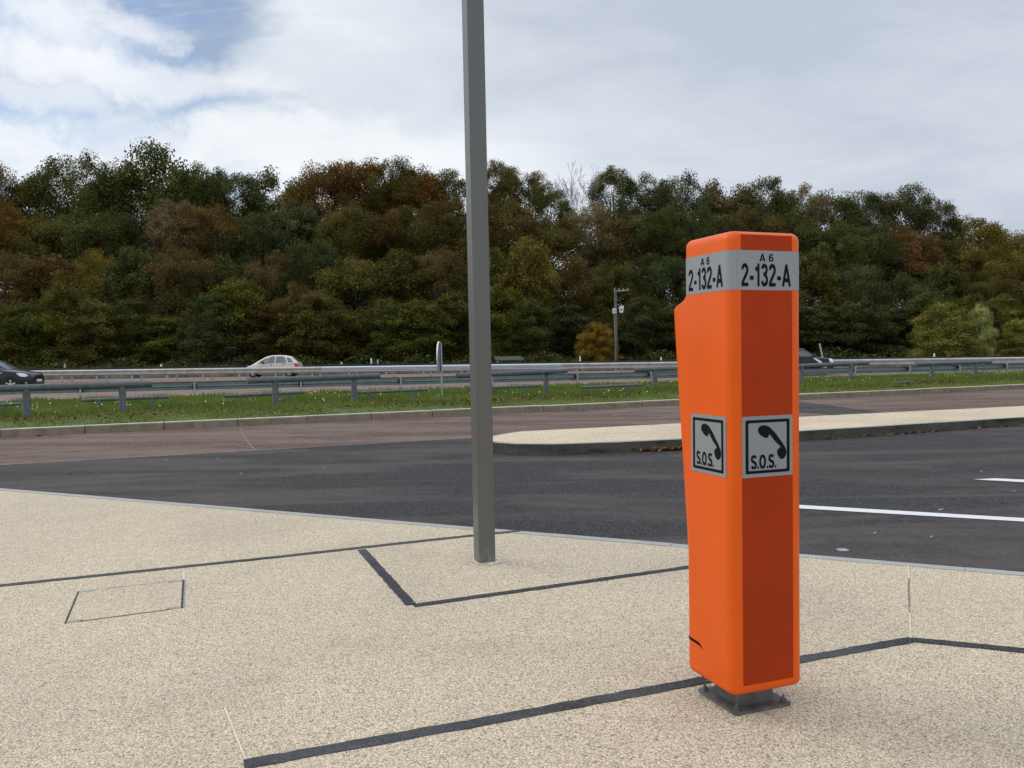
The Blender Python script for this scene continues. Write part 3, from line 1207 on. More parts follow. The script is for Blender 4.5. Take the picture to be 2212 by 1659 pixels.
def lettering(name, txt, F, u0, u1, z0, z1, parent, bold=1.0, spacing=.04, off=.0022, flip=False):
    """bold condensed lettering drawn in strokes, filling u0..u1 by z0..z1"""
    tot = sum(GLYPH[c][0] + spacing for c in txt) - spacing
    m = MB()
    x = 0
    k = 0
    for ch in txt:
        adv, strokes = GLYPH[ch]
        for st in strokes:
            w = GW * bold * (1.0 if ch != '.' else 1.0) / 2
            closed = math.hypot(st[0][0] - st[-1][0], st[0][1] - st[-1][1]) < 1e-6
            L_, R_ = [], []
            for i, p in enumerate(st):
                a = st[i - 1] if i else (st[-2] if closed else p)
                b = st[i + 1] if i < len(st) - 1 else (st[1] if closed else p)
                d = Vector((b[0] - a[0], b[1] - a[1])).normalized()
                nrm = Vector((-d.y, d.x)) * w
                L_.append((p[0] + nrm.x, p[1] + nrm.y))
                R_.append((p[0] - nrm.x, p[1] - nrm.y))
            vs = []
            for px_, py_ in L_ + R_:
                t = (x + px_) / tot
                py_ = min(1.0, max(0.0, py_))
                vs.append(F(lerp(u0, u1, 1 - t if flip else t), lerp(z0, z1, py_), off + k * .00005))
            n_ = len(st)
            m.add(vs, [(i, n_ + i, n_ + i + 1, i + 1) for i in range(n_ - 1)])
            k += 1
        x += adv + spacing
    return m.build(name, 'black_ink', parent)


lettering('number', '2-132-A', FRONT, .050, .290, 1.7515, 1.843, band)
lettering('road_number', 'A 6', FRONT, .137, .206, 1.851, 1.8825, band)
lettering('number', '2-132-A', SIDE, .048, .300, 1.7515, 1.843, band, flip=True)
lettering('road_number', 'A 6', SIDE, .140, .207, 1.851, 1.8825, band, flip=True)

HAND = [(1150, 385), (1185, 392), (1215, 412), (1260, 460), (1300, 515), (1340, 570), (1365, 610), (1376, 645), (1375, 682), (1362, 712), (1340, 731), (1318, 730), (1300, 713),
        (1285, 685), (1279, 655), (1285, 635), (1300, 620), (1314, 612), (1314, 602), (1303, 588), (1270, 560), (1238, 522), (1216, 490), (1206, 478), (1198, 484), (1193, 505),
        (1180, 517), (1160, 515), (1130, 500), (1105, 480), (1090, 455), (1087, 430), (1095, 408), (1118, 390)]


def norm(x, y):
    u = (x - 932) / 508
    return u, 1 - (y - (303 - 25 * u)) / (625 - 13 * u)


def rr_poly(a, b, r, n=5):
    return [(p.x + .5, p.y + .5) for p in rrect(.5 - a, .5 - b, r, n, sup=.001)]


for F, flip in ((FRONT, False), (SIDE, True)):
    U0, U1, Z0, Z1 = (.050, .294, .983, 1.2295) if not flip else (.036, .288, .983, 1.2295)
    P = lambda u, v, o, F=F, flip=flip, U0=U0, U1=U1, Z0=Z0, Z1=Z1: F(lerp(U0, U1, 1 - u if flip else u), lerp(Z0, Z1, v), o)
    m = MB()
    plate(m, F, U0, U1, Z0, Z1, -.002, .0026)
    sp_ = m.build('sos_sign', 'reflective_film', tel)
    outp, inp = rr_poly(.060, .060, .022), rr_poly(.117, .108, .02)
    m = MB()
    n = len(outp)
    m.add([P(u, v, .0034) for u, v in outp] + [P(u, v, .0034) for u, v in inp], [(i, (i + 1) % n, n + (i + 1) % n, n + i) for i in range(n)])
    m.build('sign_border', 'black_ink', sp_)
    hp = [norm(*p) for p in HAND]
    # smooth the outline once
    sm = []
    for i, p in enumerate(hp):
        q = hp[(i + 1) % len(hp)]
        sm += [(p[0] * .75 + q[0] * .25, p[1] * .75 + q[1] * .25), (p[0] * .25 + q[0] * .75, p[1] * .25 + q[1] * .75)]
    vs = [P(u, v, .0034) for u, v in sm]
    from mathutils.geometry import tessellate_polygon
    tri = tessellate_polygon([[Vector((u, v, 0)) for u, v in sm]])
    MB().add(vs, [tuple(t) for t in tri]).build('handset_symbol', 'black_ink', sp_)
    FF = lambda u, z, o, P=P: P(u, z, o)
    lettering('sos_lettering', 'S.O.S.', FF, .165, .675, .135, .365, sp_, 1.28, .015, off=.0034)

# dark slot at the foot of the left-hand face
pts = []
for i in range(17):
    t = i / 16
    v = lerp(.345, .215, t)
    z = .2445 - .004 * t - (.018 * ((t - .72) / .28) ** 2 if t > .72 else 0)
    pts.append((v, z, .0062 * (1 if t < .8 else 1 - .85 * (t - .8) / .2)))
m = MB()
use = [(v, z, h) for v, z, h in pts if v <= .308]
use = [(.308, .2440, .0062)] + use
# carry the slot round the back corner
arc = []
for k in range(1, 7):
    a = R(180 - 15 * k)
    arc.append((-HX + RC + (RC + .0016) * math.cos(a), HY - RC + (RC + .0016) * math.sin(a)))
A = [Vector((x, y, .2450 + .0062)) for x, y in reversed(arc)] + [SIDE(v, z + h, .0016) for v, z, h in use]
B = [Vector((x, y, .2450 - .0062)) for x, y in reversed(arc)] + [SIDE(v, z - h, .0016) for v, z, h in use]
k = len(A)
m.add(A + B, [(i, i + 1, k + i + 1, k + i) for i in range(k - 1)])
m.build('handle_slot', 'black_ink', tel)

# foot
rr = rrect(.0895, .0895, .012, 4)
MB().loft([[Vector((p.x, p.y, z)) for p in rr] for z in (.0125, .03, .125)]).build('foot_tube', 'base_steel', tel, True, 35)
rr = rrect(.142, .140, .012, 3)
pl = MB().loft([[Vector((p.x, p.y, z)) for p in rr] for z in (0.0005, .0105, .0125)]).build('foot_plate', 'base_steel', tel, True, 35)
rr = rrect(.105, .105, .01, 3)
MB().loft([[Vector((p.x * s, p.y * s, z)) for p in rr] for s, z in ((1, .118), (1.0, .128))]).build('gasket', 'trim_black', tel)
for sx in (-1, 1):
    for sy in (-1, 1):
        c = Vector((sx * .117, sy * .115, 0))
        m = MB()
        m.tube([c + Vector((0, 0, .012)), c + Vector((0, 0, .015))], .017, 16)
        m.tube([c + Vector((0, 0, .015)), c + Vector((0, 0, .027))], .0115, 6)
        m.tube([c + Vector((0, 0, .027)), c + Vector((0, 0, .041))], .0055, 10)
        m.build('anchor_bolt', 'base_steel', pl)

# ---------------------------------------------------------------- pavement cover and survey disc
cor = [W(141.5, 1347, 0), W(392.7, 1313.5, 0), W(395.7, 1254, 0), W(169.6, 1279, 0)]
cen = sum(cor, Vector()) / 4
cov = empty('access_cover', cen)
tag(cov, 'rectangular recessed access cover filled with the same cream gravel as the pavement', 'access cover')
q = [p - cen for p in cor]
MB().prism([p[:2] for p in q], .0005, .0032).build('cover_tray', 'pavement_gravel', cov)


def bar_on(name, mat, a, b, w, z0, z1, par):
    d = (b - a).normalized()
    n = Vector((-d.y, d.x, 0)) * w / 2
    return MB().prism([(a - n)[:2], (b - n)[:2], (b + n)[:2], (a + n)[:2]], z0, z1).build(name, mat, par)


bar_on('edge_gap', 'trim_black', q[0], q[3], .011, .001, .0045, cov)
bar_on('edge_gap', 'trim_black', q[1], q[2], .011, .001, .0045, cov)
for i, s in ((0, 1), (3, 1), (1, -1), (2, -1)):
    tdir = (q[1] - q[0]).normalized() if i in (0, 1) else (q[2] - q[3]).normalized()
    up = (q[3] - q[0]).normalized() if i in (0, 1) else -(q[3] - q[0]).normalized()
    a = q[i] + tdir * s * .012 + up * .02
    bar_on('corner_lug', 'galvanised', a, a + tdir * s * .075, .022, .001, .0055, cov)
bar_on('edge_seam', 'kerb_concrete', q[0] + (q[1] - q[0]) * .12, q[1] - (q[1] - q[0]) * .1, .005, .001, .0042, cov)
bar_on('edge_seam', 'kerb_concrete', q[3] + (q[2] - q[3]) * .10, q[2] - (q[2] - q[3]) * .1, .005, .001, .0042, cov)
bar_on('edge_gap', 'galvanised', q[1] + Vector((.012, 0, 0)), q[2] + Vector((.012, 0, 0)), .005, .001, .0040, cov)

dp = W(1820, 1188.5, -.012)
dsc = empty('survey_disc', dp)
tag(dsc, 'small flat grey metal disc set in the dark asphalt near the pavement edge', 'metal disc')
MB().tube([(0, 0, -.004), (0, 0, .005)], .046, 28).build('disc', 'galvanised', dsc)
MB().tube([(0, 0, .005), (0, 0, .007)], [.032, .028], 24).build('boss', 'weathered_galvanised', dsc)

# ---------------------------------------------------------------- cars
def interp(tab, x):
    for a, b in zip(tab, tab[1:]):
        if x <= b[0]:
            t = (x - a[0]) / (b[0] - a[0])
            return [lerp(p, q, max(0, min(1, t))) for p, q in zip(a[1:], b[1:])]
    return list(tab[-1][1:])


def make_car(name, loc, heading, spec):
    """spec: 'low' stations (x, half width, bottom, top), 'cab' stations (x, roof z, half width of roof, half width at belt)"""
    e = empty(name, loc, heading)
    low, cab = spec['low'], spec['cab']
    paint_ = spec['paint']
    rings = []
    xs = np.linspace(low[0][0], low[-1][0], 46)
    for x in xs:
        w, zb, zt = interp(low, x)
        zm = lerp(zb, zt, .45)
        half = [(0, zb), (w * .8, zb), (w * .93, zb + .06), (w * .985, lerp(zb, zm, .5)), (w, zm), (w * .985, lerp(zm, zt, .55)), (w * .95, zt - .05), (w * .86, zt - .008), (w * .45, zt + .018), (0, zt + .025)]
        rings.append([Vector((x, y, z)) for y, z in half] + [Vector((x, -y, z)) for y, z in reversed(half[1:-1])])
    body = MB().loft(rings).build('body', paint_, e, True, 45)

    def belt(x):
        return interp(low, x)[2] - .03

    rings = []
    xs = np.linspace(cab[0][0], cab[-1][0], 40)
    for x in xs:
        zr, wr, wb = interp(cab, x)
        zb = belt(x)
        zr = max(zr, zb + .02)
        half = [(wb, zb), (lerp(wb, wr, .5), lerp(zb, zr, .5)), (wr, zr - min(.06, (zr - zb) * .4)), (wr * .88, zr - min(.012, (zr - zb) * .1)), (wr * .5, zr + .012), (0, zr + .018)]
        rings.append([Vector((x, y, z)) for y, z in half] + [Vector((x, -y, z)) for y, z in reversed(half[:-1])])
    MB().loft(rings).build('roof', paint_, e, True, 50)

    def side_y(x, z):
        zr, wr, wb = interp(cab, x)
        zb = belt(x)
        zr = max(zr, zb + .02)
        t = (z - zb) / max(.02, (zr - min(.06, (zr - zb) * .4) - zb))
        return lerp(wb, wr, max(0, min(1, t)))

    for poly_ in spec['windows']:
        # refine the outline so that the pane follows the curved side
        fine = []
        for a, b in zip(poly_, poly_[1:] + poly_[:1]):
            fine += [(lerp(a[0], b[0], k / 4), lerp(a[1], b[1], k / 4)) for k in range(4)]
        cx, cz = sum(p[0] for p in fine) / len(fine), sum(p[1] for p in fine) / len(fine)
        for s in (1, -1):
            vs = [Vector((x, s * (side_y(x, z) + .016), z)) for x, z in fine]
            md_ = [Vector((lerp(x, cx, .5), s * (side_y(lerp(x, cx, .5), lerp(z, cz, .5)) + .016), lerp(z, cz, .5))) for x, z in fine]
            c = Vector((cx, s * (side_y(cx, cz) + .016), cz))
            n = len(vs)
            MB().add(vs + md_ + [c], [(i, (i + 1) % n, n + (i + 1) % n, n + i) for i in range(n)] + [(n + i, n + (i + 1) % n, 2 * n) for i in range(n)]).build('window', 'car_glass', e)
    for nm, (x0, x1) in (('windscreen', spec['screen']), ('rear_window', spec['rear'])):
        rows = []
        for k in range(7):
            x = lerp(x0, x1, k / 6)
            zr, wr, wb = interp(cab, x)
            zz = max(zr, belt(x) + .02) + .024
            rows.append([Vector((x + (.012 if nm == 'windscreen' else -.012), y * wr * .86, zz - .02 * abs(y))) for y in (-1, -.5, 0, .5, 1)])
        MB().loft(rows, cap=False, closed=False).build(nm, 'car_glass', e, True)
    # wheels
    rw = spec['wheel']
    for wx in spec['axles']:
        w_, _, _ = interp(low, wx)
        for s in (1, -1):
            y1 = s * (w_ - .01)
            arch = MB()
            pts = [(wx + (rw + .06) * math.cos(R(a)), rw + (rw + .06) * math.sin(R(a))) for a in range(-22, 203, 9)]
            arch.loft([[Vector((x, s * (w_ - .12), z)) for x, z in pts], [Vector((x, s * (w_ + .006), z)) for x, z in pts]])
            arch.build('wheel_arch', 'trim_black', e)
            we = bpy.data.objects.new('wheel', None)
            C.objects.link(we)
            we.parent = e
            we.location = (wx, y1 + s * .02, rw)
            n = 36
            ring = lambda r, y: [Vector((r * math.cos(2 * math.pi * k / n), s * y, r * math.sin(2 * math.pi * k / n))) for k in range(n)]
            MB().loft([ring(rw * .64, .0), ring(rw * .70, .012), ring(rw * .93, .010), ring(rw, -.02), ring(rw, -.16), ring(rw * .9, -.19), ring(rw * .62, -.19)], cap=False).build('tyre', 'tyre', we, True, 50)
            m = MB()
            m.loft([ring(rw * .66, -.004), ring(rw * .66, -.05), ring(rw * .60, -.05), ring(rw * .59, .0)], cap=False)
            for k in range(spec['spokes']):
                a = 2 * math.pi * k / spec['spokes'] + .3
                d, t = Vector((math.cos(a), 0, math.sin(a))), Vector((-math.sin(a), 0, math.cos(a)))
                m.loft([[d * r + t * (q * hw) + Vector((0, s * yy, 0)) for q, yy in ((-1, 0), (1, 0), (1, -.03), (-1, -.03))] for r, hw in ((.03, .03), (rw * .35, .022), (rw * .60, .036))])
            m.tube([Vector((0, s * .006, 0)), Vector((0, -s * .03, 0))], .055, 14)
            m.build('rim', 'alloy', we)
            m = MB()
            m.tube([Vector((0, -s * .055, 0)), Vector((0, -s * .065, 0))], rw * .62, 24)
            m.build('brake_disc', 'trim_black', we)
    for nm, mat, pts in spec['patches']:                     # lamps, strips and handles: outlines on the flank
        for s in (1, -1):
            def flank(x, z, o):
                w, zb, zt = interp(low, x)
                zm = lerp(zb, zt, .45)
                if z > zm:
                    k = (z - zm) / (zt - zm)
                    y = w * (lerp(1, .985, k / .55) if k < .55 else lerp(.985, .95, (k - .55) / .38) if k < .93 else lerp(.95, .88, (k - .93) / .07))
                else:
                    y = w * lerp(.95, 1, (z - zb) / (zm - zb))
                return Vector((x, s * (y + o), z))

            fine = []
            for a, b in zip(pts, pts[1:] + pts[:1]):
                fine += [(lerp(a[0], b[0], k / 4), lerp(a[1], b[1], k / 4)) for k in range(4)]
            n = len(fine)
            cx, cz = sum(p[0] for p in fine) / n, sum(p[1] for p in fine) / n
            long_ = len(pts) > 6                         # thin strips are not star-shaped
            vs = [flank(x, z, .016) for x, z in fine]
            vb = [flank(x, z, -.02) for x, z in fine]
            fs = [(i, (i + 1) % n, n + (i + 1) % n, n + i) for i in range(n)]
            if long_:
                MB().add(vs + vb, fs + [tuple(range(n))]).build(nm, mat, e)
            else:
                m1 = [flank(lerp(x, cx, .5), lerp(z, cz, .5), .016) for x, z in fine]
                MB().add(vs + vb + m1 + [flank(cx, cz, .016)], fs + [(i, (i + 1) % n, 2 * n + (i + 1) % n, 2 * n + i) for i in range(n)] + [(2 * n + i, 2 * n + (i + 1) % n, 3 * n) for i in range(n)]).build(nm, mat, e)
    for nm, mat, c, d in spec['boxes']:
        m = MB()
        x, y, z = (k / 2 for k in d)
        sec = rrect(y, z, min(y, z) * .45, 3, sup=.0005)
        m.loft([[Vector((c[0] - x, c[1] + p.x * .8, c[2] + p.y * .8)) for p in sec], [Vector((c[0] - x * .6, c[1] + p.x, c[2] + p.y)) for p in sec],
                [Vector((c[0] + x * .6, c[1] + p.x, c[2] + p.y)) for p in sec], [Vector((c[0] + x, c[1] + p.x * .8, c[2] + p.y * .8)) for p in sec]])
        m.build(nm, mat, e)
    return e


HATCH = dict(
    paint='paint_black', wheel=.325, axles=(1.30, -1.28), spokes=5,
    low=[(-2.10, .70, .42, .70), (-2.06, .80, .30, .92), (-1.9, .86, .24, .98), (-1.2, .89, .22, .98), (0, .895, .20, .96), (.8, .89, .20, .95), (1.0, .89, .20, .95),
         (1.35, .885, .20, .915), (1.75, .86, .20, .845), (1.95, .80, .21, .79), (2.06, .72, .22, .72), (2.10, .62, .26, .62)],
    cab=[(-2.02, .98, .58, .76), (-1.80, 1.20, .60, .80), (-1.45, 1.42, .60, .82), (-.9, 1.475, .61, .83), (-.2, 1.485, .62, .83), (.25, 1.43, .62, .83), (.7, 1.19, .66, .82), (1.12, .93, .72, .80)],
    windows=[[(.72, .98), (.30, 1.30), (.20, 1.36), (-.28, 1.39), (-.33, .98)], [(-.40, .98), (-.36, 1.39), (-1.0, 1.385), (-1.22, 1.34), (-1.24, .98)],
             [(-1.30, 1.02), (-1.28, 1.32), (-1.48, 1.26), (-1.66, 1.06)]],
    screen=(1.05, .28), rear=(-1.98, -1.50),
    patches=[('headlight', 'lens_clear', [(1.52, .80), (1.70, .815), (1.88, .77), (1.97, .68), (1.85, .64), (1.66, .68)]),
             ('side_repeater', 'lens_clear', [(.86, .845), (.98, .838), (.98, .815), (.86, .822)]),
             ('tail_light', 'lens_red', [(-1.80, .93), (-2.04, .90), (-2.06, .74), (-1.84, .78)]),
             ('fog_lamp', 'galvanised', [(1.84, .42), (1.94, .42), (1.95, .34), (1.85, .34)]),
             ('door_handle', 'paint_black', [(-.42, .82), (-.24, .82), (-.24, .79), (-.42, .79)])],
    boxes=[('mirror', 'paint_black', (.66, .98, 1.02), (.13, .20, .14)), ('mirror', 'paint_black', (.66, -.98, 1.02), (.13, .20, .14)),
           ('grille', 'trim_black', (2.05, 0, .60), (.10, 1.0, .10)), ('number_plate', 'plate_white', (2.11, 0, .47), (.03, .52, .11)),
           ('bumper_intake', 'trim_black', (2.06, 0, .32), (.09, 1.1, .10)), ('rear_plate', 'plate_white', (-2.10, 0, .62), (.03, .52, .11))])

MPV = dict(
    paint='paint_cream', wheel=.315, axles=(1.42, -1.34), spokes=7,
    low=[(-2.12, .70, .38, .80), (-2.06, .82, .28, 1.02), (-1.9, .865, .24, 1.06), (-1.0, .875, .22, 1.05), (0, .875, .20, 1.02), (.9, .87, .20, 1.00), (1.2, .865, .20, .985),
         (1.6, .85, .21, .90), (1.9, .81, .22, .80), (2.06, .74, .24, .70), (2.14, .60, .28, .58)],
    cab=[(-2.02, 1.06, .56, .80), (-1.86, 1.24, .58, .81), (-1.55, 1.49, .59, .82), (-1.0, 1.61, .61, .82), (-.4, 1.645, .62, .82), (.1, 1.62, .62, .82), (.45, 1.54, .63, .82), (.9, 1.30, .67, .81), (1.25, 1.10, .70, .80), (1.50, .94, .72, .79)],
    windows=[[(1.16, 1.02), (.60, 1.02), (.20, 1.47), (.45, 1.41), (.82, 1.25)], [(.54, 1.03), (-.24, 1.05), (-.28, 1.56), (.02, 1.55), (.16, 1.50)],
             [(-.32, 1.05), (-.36, 1.56), (-.88, 1.55), (-1.02, 1.49), (-1.18, 1.07)], [(-1.27, 1.09), (-1.13, 1.47), (-1.32, 1.45), (-1.54, 1.32), (-1.70, 1.17), (-1.67, 1.09)]],
    screen=(1.44, .50), rear=(-1.98, -1.55),
    patches=[('headlight', 'lens_clear', [(1.62, .80), (1.78, .82), (1.95, .74), (2.04, .64), (1.86, .64)]),
             ('tail_light', 'lens_red', [(-1.74, 1.04), (-1.98, 1.06), (-2.08, .98), (-2.09, .74), (-1.86, .74), (-1.76, .90)]),
             ('rubbing_strip', 'weathered_galvanised', [(1.0, .80), (.2, .875), (-.7, .935), (-1.7, .965), (-1.7, .945), (-.7, .905), (.2, .845), (1.0, .785)]),
             ('door_handle', 'trim_black', [(-.06, .95), (.10, .94), (.10, .91), (-.06, .92)]),
             ('door_handle', 'trim_black', [(-1.02, 1.0), (-.86, .995), (-.86, .965), (-1.02, .97)])],
    boxes=[('mirror', 'trim_black', (.60, .98, 1.10), (.16, .22, .17)), ('mirror', 'trim_black', (.60, -.98, 1.10), (.16, .22, .17)),
           ('grille', 'trim_black', (2.08, 0, .62), (.10, .9, .08)), ('number_plate', 'plate_white', (2.15, 0, .44), (.03, .52, .11)), ('bumper', 'trim_black', (2.06, 0, .36), (.12, 1.2, .12)),
           ('rear_plate', 'plate_white', (-2.12, 0, .58), (.03, .52, .11))])

MINI = dict(
    paint='paint_navy', wheel=.30, axles=(1.22, -1.24), spokes=8,
    low=[(-1.86, .70, .36, .78), (-1.82, .79, .28, .94), (-1.6, .835, .24, .98), (-.5, .845, .20, .97), (.4, .845, .20, .96), (.75, .845, .20, .95), (1.2, .84, .20, .93), (1.55, .82, .21, .885), (1.72, .76, .22, .83), (1.82, .68, .24, .74), (1.86, .60, .28, .60)],
    cab=[(-1.80, .96, .58, .76), (-1.66, 1.22, .62, .78), (-1.42, 1.40, .63, .78), (-.8, 1.445, .64, .79), (-.1, 1.45, .64, .79), (.18, 1.415, .64, .79), (.50, 1.22, .67, .79), (.86, .96, .72, .78)],
    windows=[[(.60, 1.00), (.20, 1.27), (.10, 1.30), (-.42, 1.31), (-.56, 1.00)], [(-.70, 1.00), (-.58, 1.31), (-1.26, 1.29), (-1.42, 1.00)]],
    screen=(.82, .22), rear=(-1.77, -1.46),
    patches=[('headlight', 'lens_clear', [(1.46, .86), (1.60, .88), (1.74, .82), (1.76, .70), (1.66, .64), (1.50, .70)]),
             ('side_badge', 'plate_white', [(.54, .92), (.68, .925), (1.04, .72), (1.02, .62), (.92, .64)]),
             ('door_handle', 'chrome', [(-.44, .79), (-.26, .79), (-.26, .75), (-.44, .75)]),
             ('belt_trim', 'chrome', [(.60, .955), (-1.6, .965), (-1.6, .945), (.60, .94)]),
             ('tail_light', 'lens_red', [(-1.66, .92), (-1.80, .90), (-1.82, .66), (-1.68, .68)])],
    boxes=[('mirror', 'trim_black', (.56, .94, 1.03), (.13, .20, .14)), ('mirror', 'trim_black', (.56, -.94, 1.03), (.13, .20, .14)),
           ('grille', 'chrome', (1.83, 0, .60), (.08, .8, .16)), ('number_plate', 'plate_white', (1.88, 0, .40), (.03, .52, .11)), ('rear_plate', 'plate_white', (-1.87, 0, .58), (.03, .52, .11))])

hd = math.atan2(md.y, md.x)
p = D(78, 820, 41)
c = make_car('hatchback_car', (p.x - 2.37, p.y, 0), R(8), HATCH)
tag(c, 'black hatchback car cut off by the left edge with silver alloy wheel', 'car')
c.scale = (1.12, 1.1, 1.09)
p = D(592, 800, 62)
c = make_car('hatchback_car', (p.x, p.y, 0), math.pi + R(2), MPV)
tag(c, 'cream white rounded hatchback car driving left behind the median rail', 'car')
c.scale = (.935, .95, .96)
p = D(1790, 790, 48)
c = make_car('small_car', (p.x - 1.86, p.y, 0), R(8), MINI)
tag(c, 'dark navy small car half hidden behind the orange phone post', 'car')
c.scale = (1.06, 1.04, 1.055)

# ---------------------------------------------------------------- utility pole, shelter, stake beyond the barrier
UY = 80
ub = D(1331, 778, UY)
up_ = empty('utility_pole', (ub.x, ub.y, 0), lean=.0)
tag(up_, 'weathered wooden utility pole with crossarm and two grey boxes before the wood', 'utility pole')
zt = D(1334, 627, UY).z
mb = MB()
mb.tube([(0, 0, 0), (0, 0, 3), (0, 0, zt)], [.155, .145, .12], 14)
mb.build('shaft', 'wood_pole', up_, True, 40)
mb = MB()
xo = [D(x, 628, UY).x - ub.x for x in (1326, 1358)]
mb.box(((xo[0] + xo[1]) / 2, -.02, zt - .04), (xo[1] - xo[0], .12, .10), Matrix.Rotation(R(-3), 3, 'Y'))
ca = mb.build('crossarm', 'pale bark', up_)
for k in range(4):
    MB().tube([(lerp(xo[0] + .08, xo[1] - .08, k / 3), -.02, zt + .0), (lerp(xo[0] + .08, xo[1] - .08, k / 3), -.02, zt + .17)], [.03, .045], 8).build('insulator', 'cabinet_grey', ca)
def abox(name, mat, x0, y0, x1, y1, dy, dep, par, shear=0):
    a, b = D(x0, y0, UY), D(x1, y1, UY)
    m = MB()
    cx, cz = (a.x + b.x) / 2 - ub.x, (a.z + b.z) / 2
    hw, hh = abs(b.x - a.x) / 2, abs(a.z - b.z) / 2
    rr_ = [Vector((cx + s * hw + (shear if t > 0 and s > 0 else 0), 0, cz + t * hh)) for s, t in ((-1, -1), (1, -1), (1, 1), (-1, 1))]
    m.loft([[v * 1 + Vector((0, dy, 0)) for v in rr_], [v + Vector((0, dy + dep, 0)) for v in rr_]])
    return m.build(name, mat, par)


bx = abox('meter_box', 'cabinet_grey', 1322.5, 666, 1331, 677.5, -.30, .28, up_)
abox('box_window', 'white_plastic', 1324, 667.5, 1327, 670.5, -.32, .02, bx)
b2 = abox('camera_housing', 'white_plastic', 1338, 661, 1345, 675.5, -.25, .30, up_, .10)
abox('camera_window', 'trim_black', 1340.5, 667, 1343, 671.5, -.265, .02, b2)
abox('bracket', 'galvanised', 1335, 664, 1339, 666, -.1, .1, b2)
MB().tube([(D(1326.5, 677, UY).x - ub.x, -.12, D(1326.5, 677, UY).z), (D(1328, 720, UY).x - ub.x, -.15, D(1328, 720, UY).z), (D(1328, 745, UY).x - ub.x, -.17, 1.9), (D(1328, 778, UY).x - ub.x, -.17, 0)], [.03, .03, .05, .06], 8).build('conduit', 'galvanised', up_)

SY = 79
q = [D(x, y, SY) for x, y in ((1066.6, 771.5), (1126, 769.8), (1132, 777.5), (1072, 779.3))]
sb_ = (q[0] + q[1] + q[2] + q[3]) / 4
sh = empty('roofed_shelter', (sb_.x, SY, 0))
tag(sh, 'low shelter with a mossy dark green sloping roof beyond the barrier', 'shelter')
x0, x1, z1, z0 = q[0].x - sb_.x, q[2].x - sb_.x, q[0].z, q[3].z
m = MB()
m.loft([[Vector((x0 + .0, .75, z1 + .06)), Vector((x0 + .0, .75, z1)), Vector((x0 + .22, -.55, z0)), Vector((x0 + .22, -.55, z0 + .07))],
        [Vector((x1 - .26, .75, z1 + .06)), Vector((x1 - .26, .75, z1)), Vector((x1, -.55, z0)), Vector((x1, -.55, z0 + .07))]])
m.build('roof', 'roof_green', sh)
for xx in (x0 + .35, x1 - .35):
    for yy in (-.4, .55):
        MB().box((xx, yy, z0 / 2), (.14, .14, z0)).build('post', 'cabinet_grey' if yy < 0 and xx < 0 else 'wood_pole', sh)
MB().box(((x0 + x1) / 2, .1, .45), (x1 - x0 - .9, .5, .06)).build('shelf', 'wood_pole', sh)

p = D(1777, 772, 78)
t = D(1770.5, 742, 78)
st = empty('wooden_stake', (p.x, p.y, 0))
tag(st, 'pale leaning wooden stake standing just behind the navy car', 'stake')
dx = (t.x - p.x) / (t.z - p.z)
MB().tube([(-dx * p.z, 0, 0), (t.x - p.x, 0, t.z - .02), (t.x - p.x, 0, t.z)], [.085, .07, .05], 10).build('shaft', 'pale bark', st, True, 40)
MB().box((dx * .25 - dx * p.z, 0, .03), (.30, .30, .06)).build('footing', 'stained_concrete', st)


# ---------------------------------------------------------------- trees
def hill(x, y):
    t = max(0, y - 82)
    base = .17 * t
    side = 1.0 if x < -10 else max(.35, 1 - (x + 10) / 110)
    return base * side - .03


mb = MB()
ys_ = [77.5, 82, 88, 95, 102, 110, 120, 130, 145, 170]
rows = []
for y in ys_:
    rows.append([Vector((x, y + random.uniform(-.4, .4) if y > 78 else y - .0 * x, hill(x, y) if y > 78 else -.03)) for x in range(-140, 141, 7)])
mb.loft(rows, cap=False, closed=False)
struct(mb.build('hillside', 'forest_floor', smooth=True))


def leaf_mesh(name, cen, nrm, size, tint, aspect=.6):
    """one small four-sided leaf spray per row"""
    n = len(cen)
    nrm = nrm / np.linalg.norm(nrm, axis=1, keepdims=True)
    r = rng.normal(size=(n, 3))
    u = np.cross(nrm, r)
    u /= np.linalg.norm(u, axis=1, keepdims=True) + 1e-9
    v = np.cross(nrm, u)
    s = size[:, None]
    a = cen - u * s * .5
    b = cen + v * s * .5 * aspect + u * s * .08
    c = cen + u * s * .5 - nrm * s * .12
    d = cen - v * s * .5 * aspect + u * s * .02
    co = np.stack([a, b, c, d], 1).reshape(-1, 3)
    me = bpy.data.meshes.new(name)
    me.vertices.add(4 * n)
    me.vertices.foreach_set('co', co.astype(np.float32).ravel())
    me.loops.add(4 * n)
    me.loops.foreach_set('vertex_index', np.arange(4 * n, dtype=np.int32))
    me.polygons.add(n)
    me.polygons.foreach_set('loop_start', np.arange(0, 4 * n, 4, dtype=np.int32))
    at = me.attributes.new('tint', 'FLOAT', 'FACE')
    at.data.foreach_set('value', np.clip(tint, 0, 1).astype(np.float32))
    me.update(calc_edges=True)
    return me


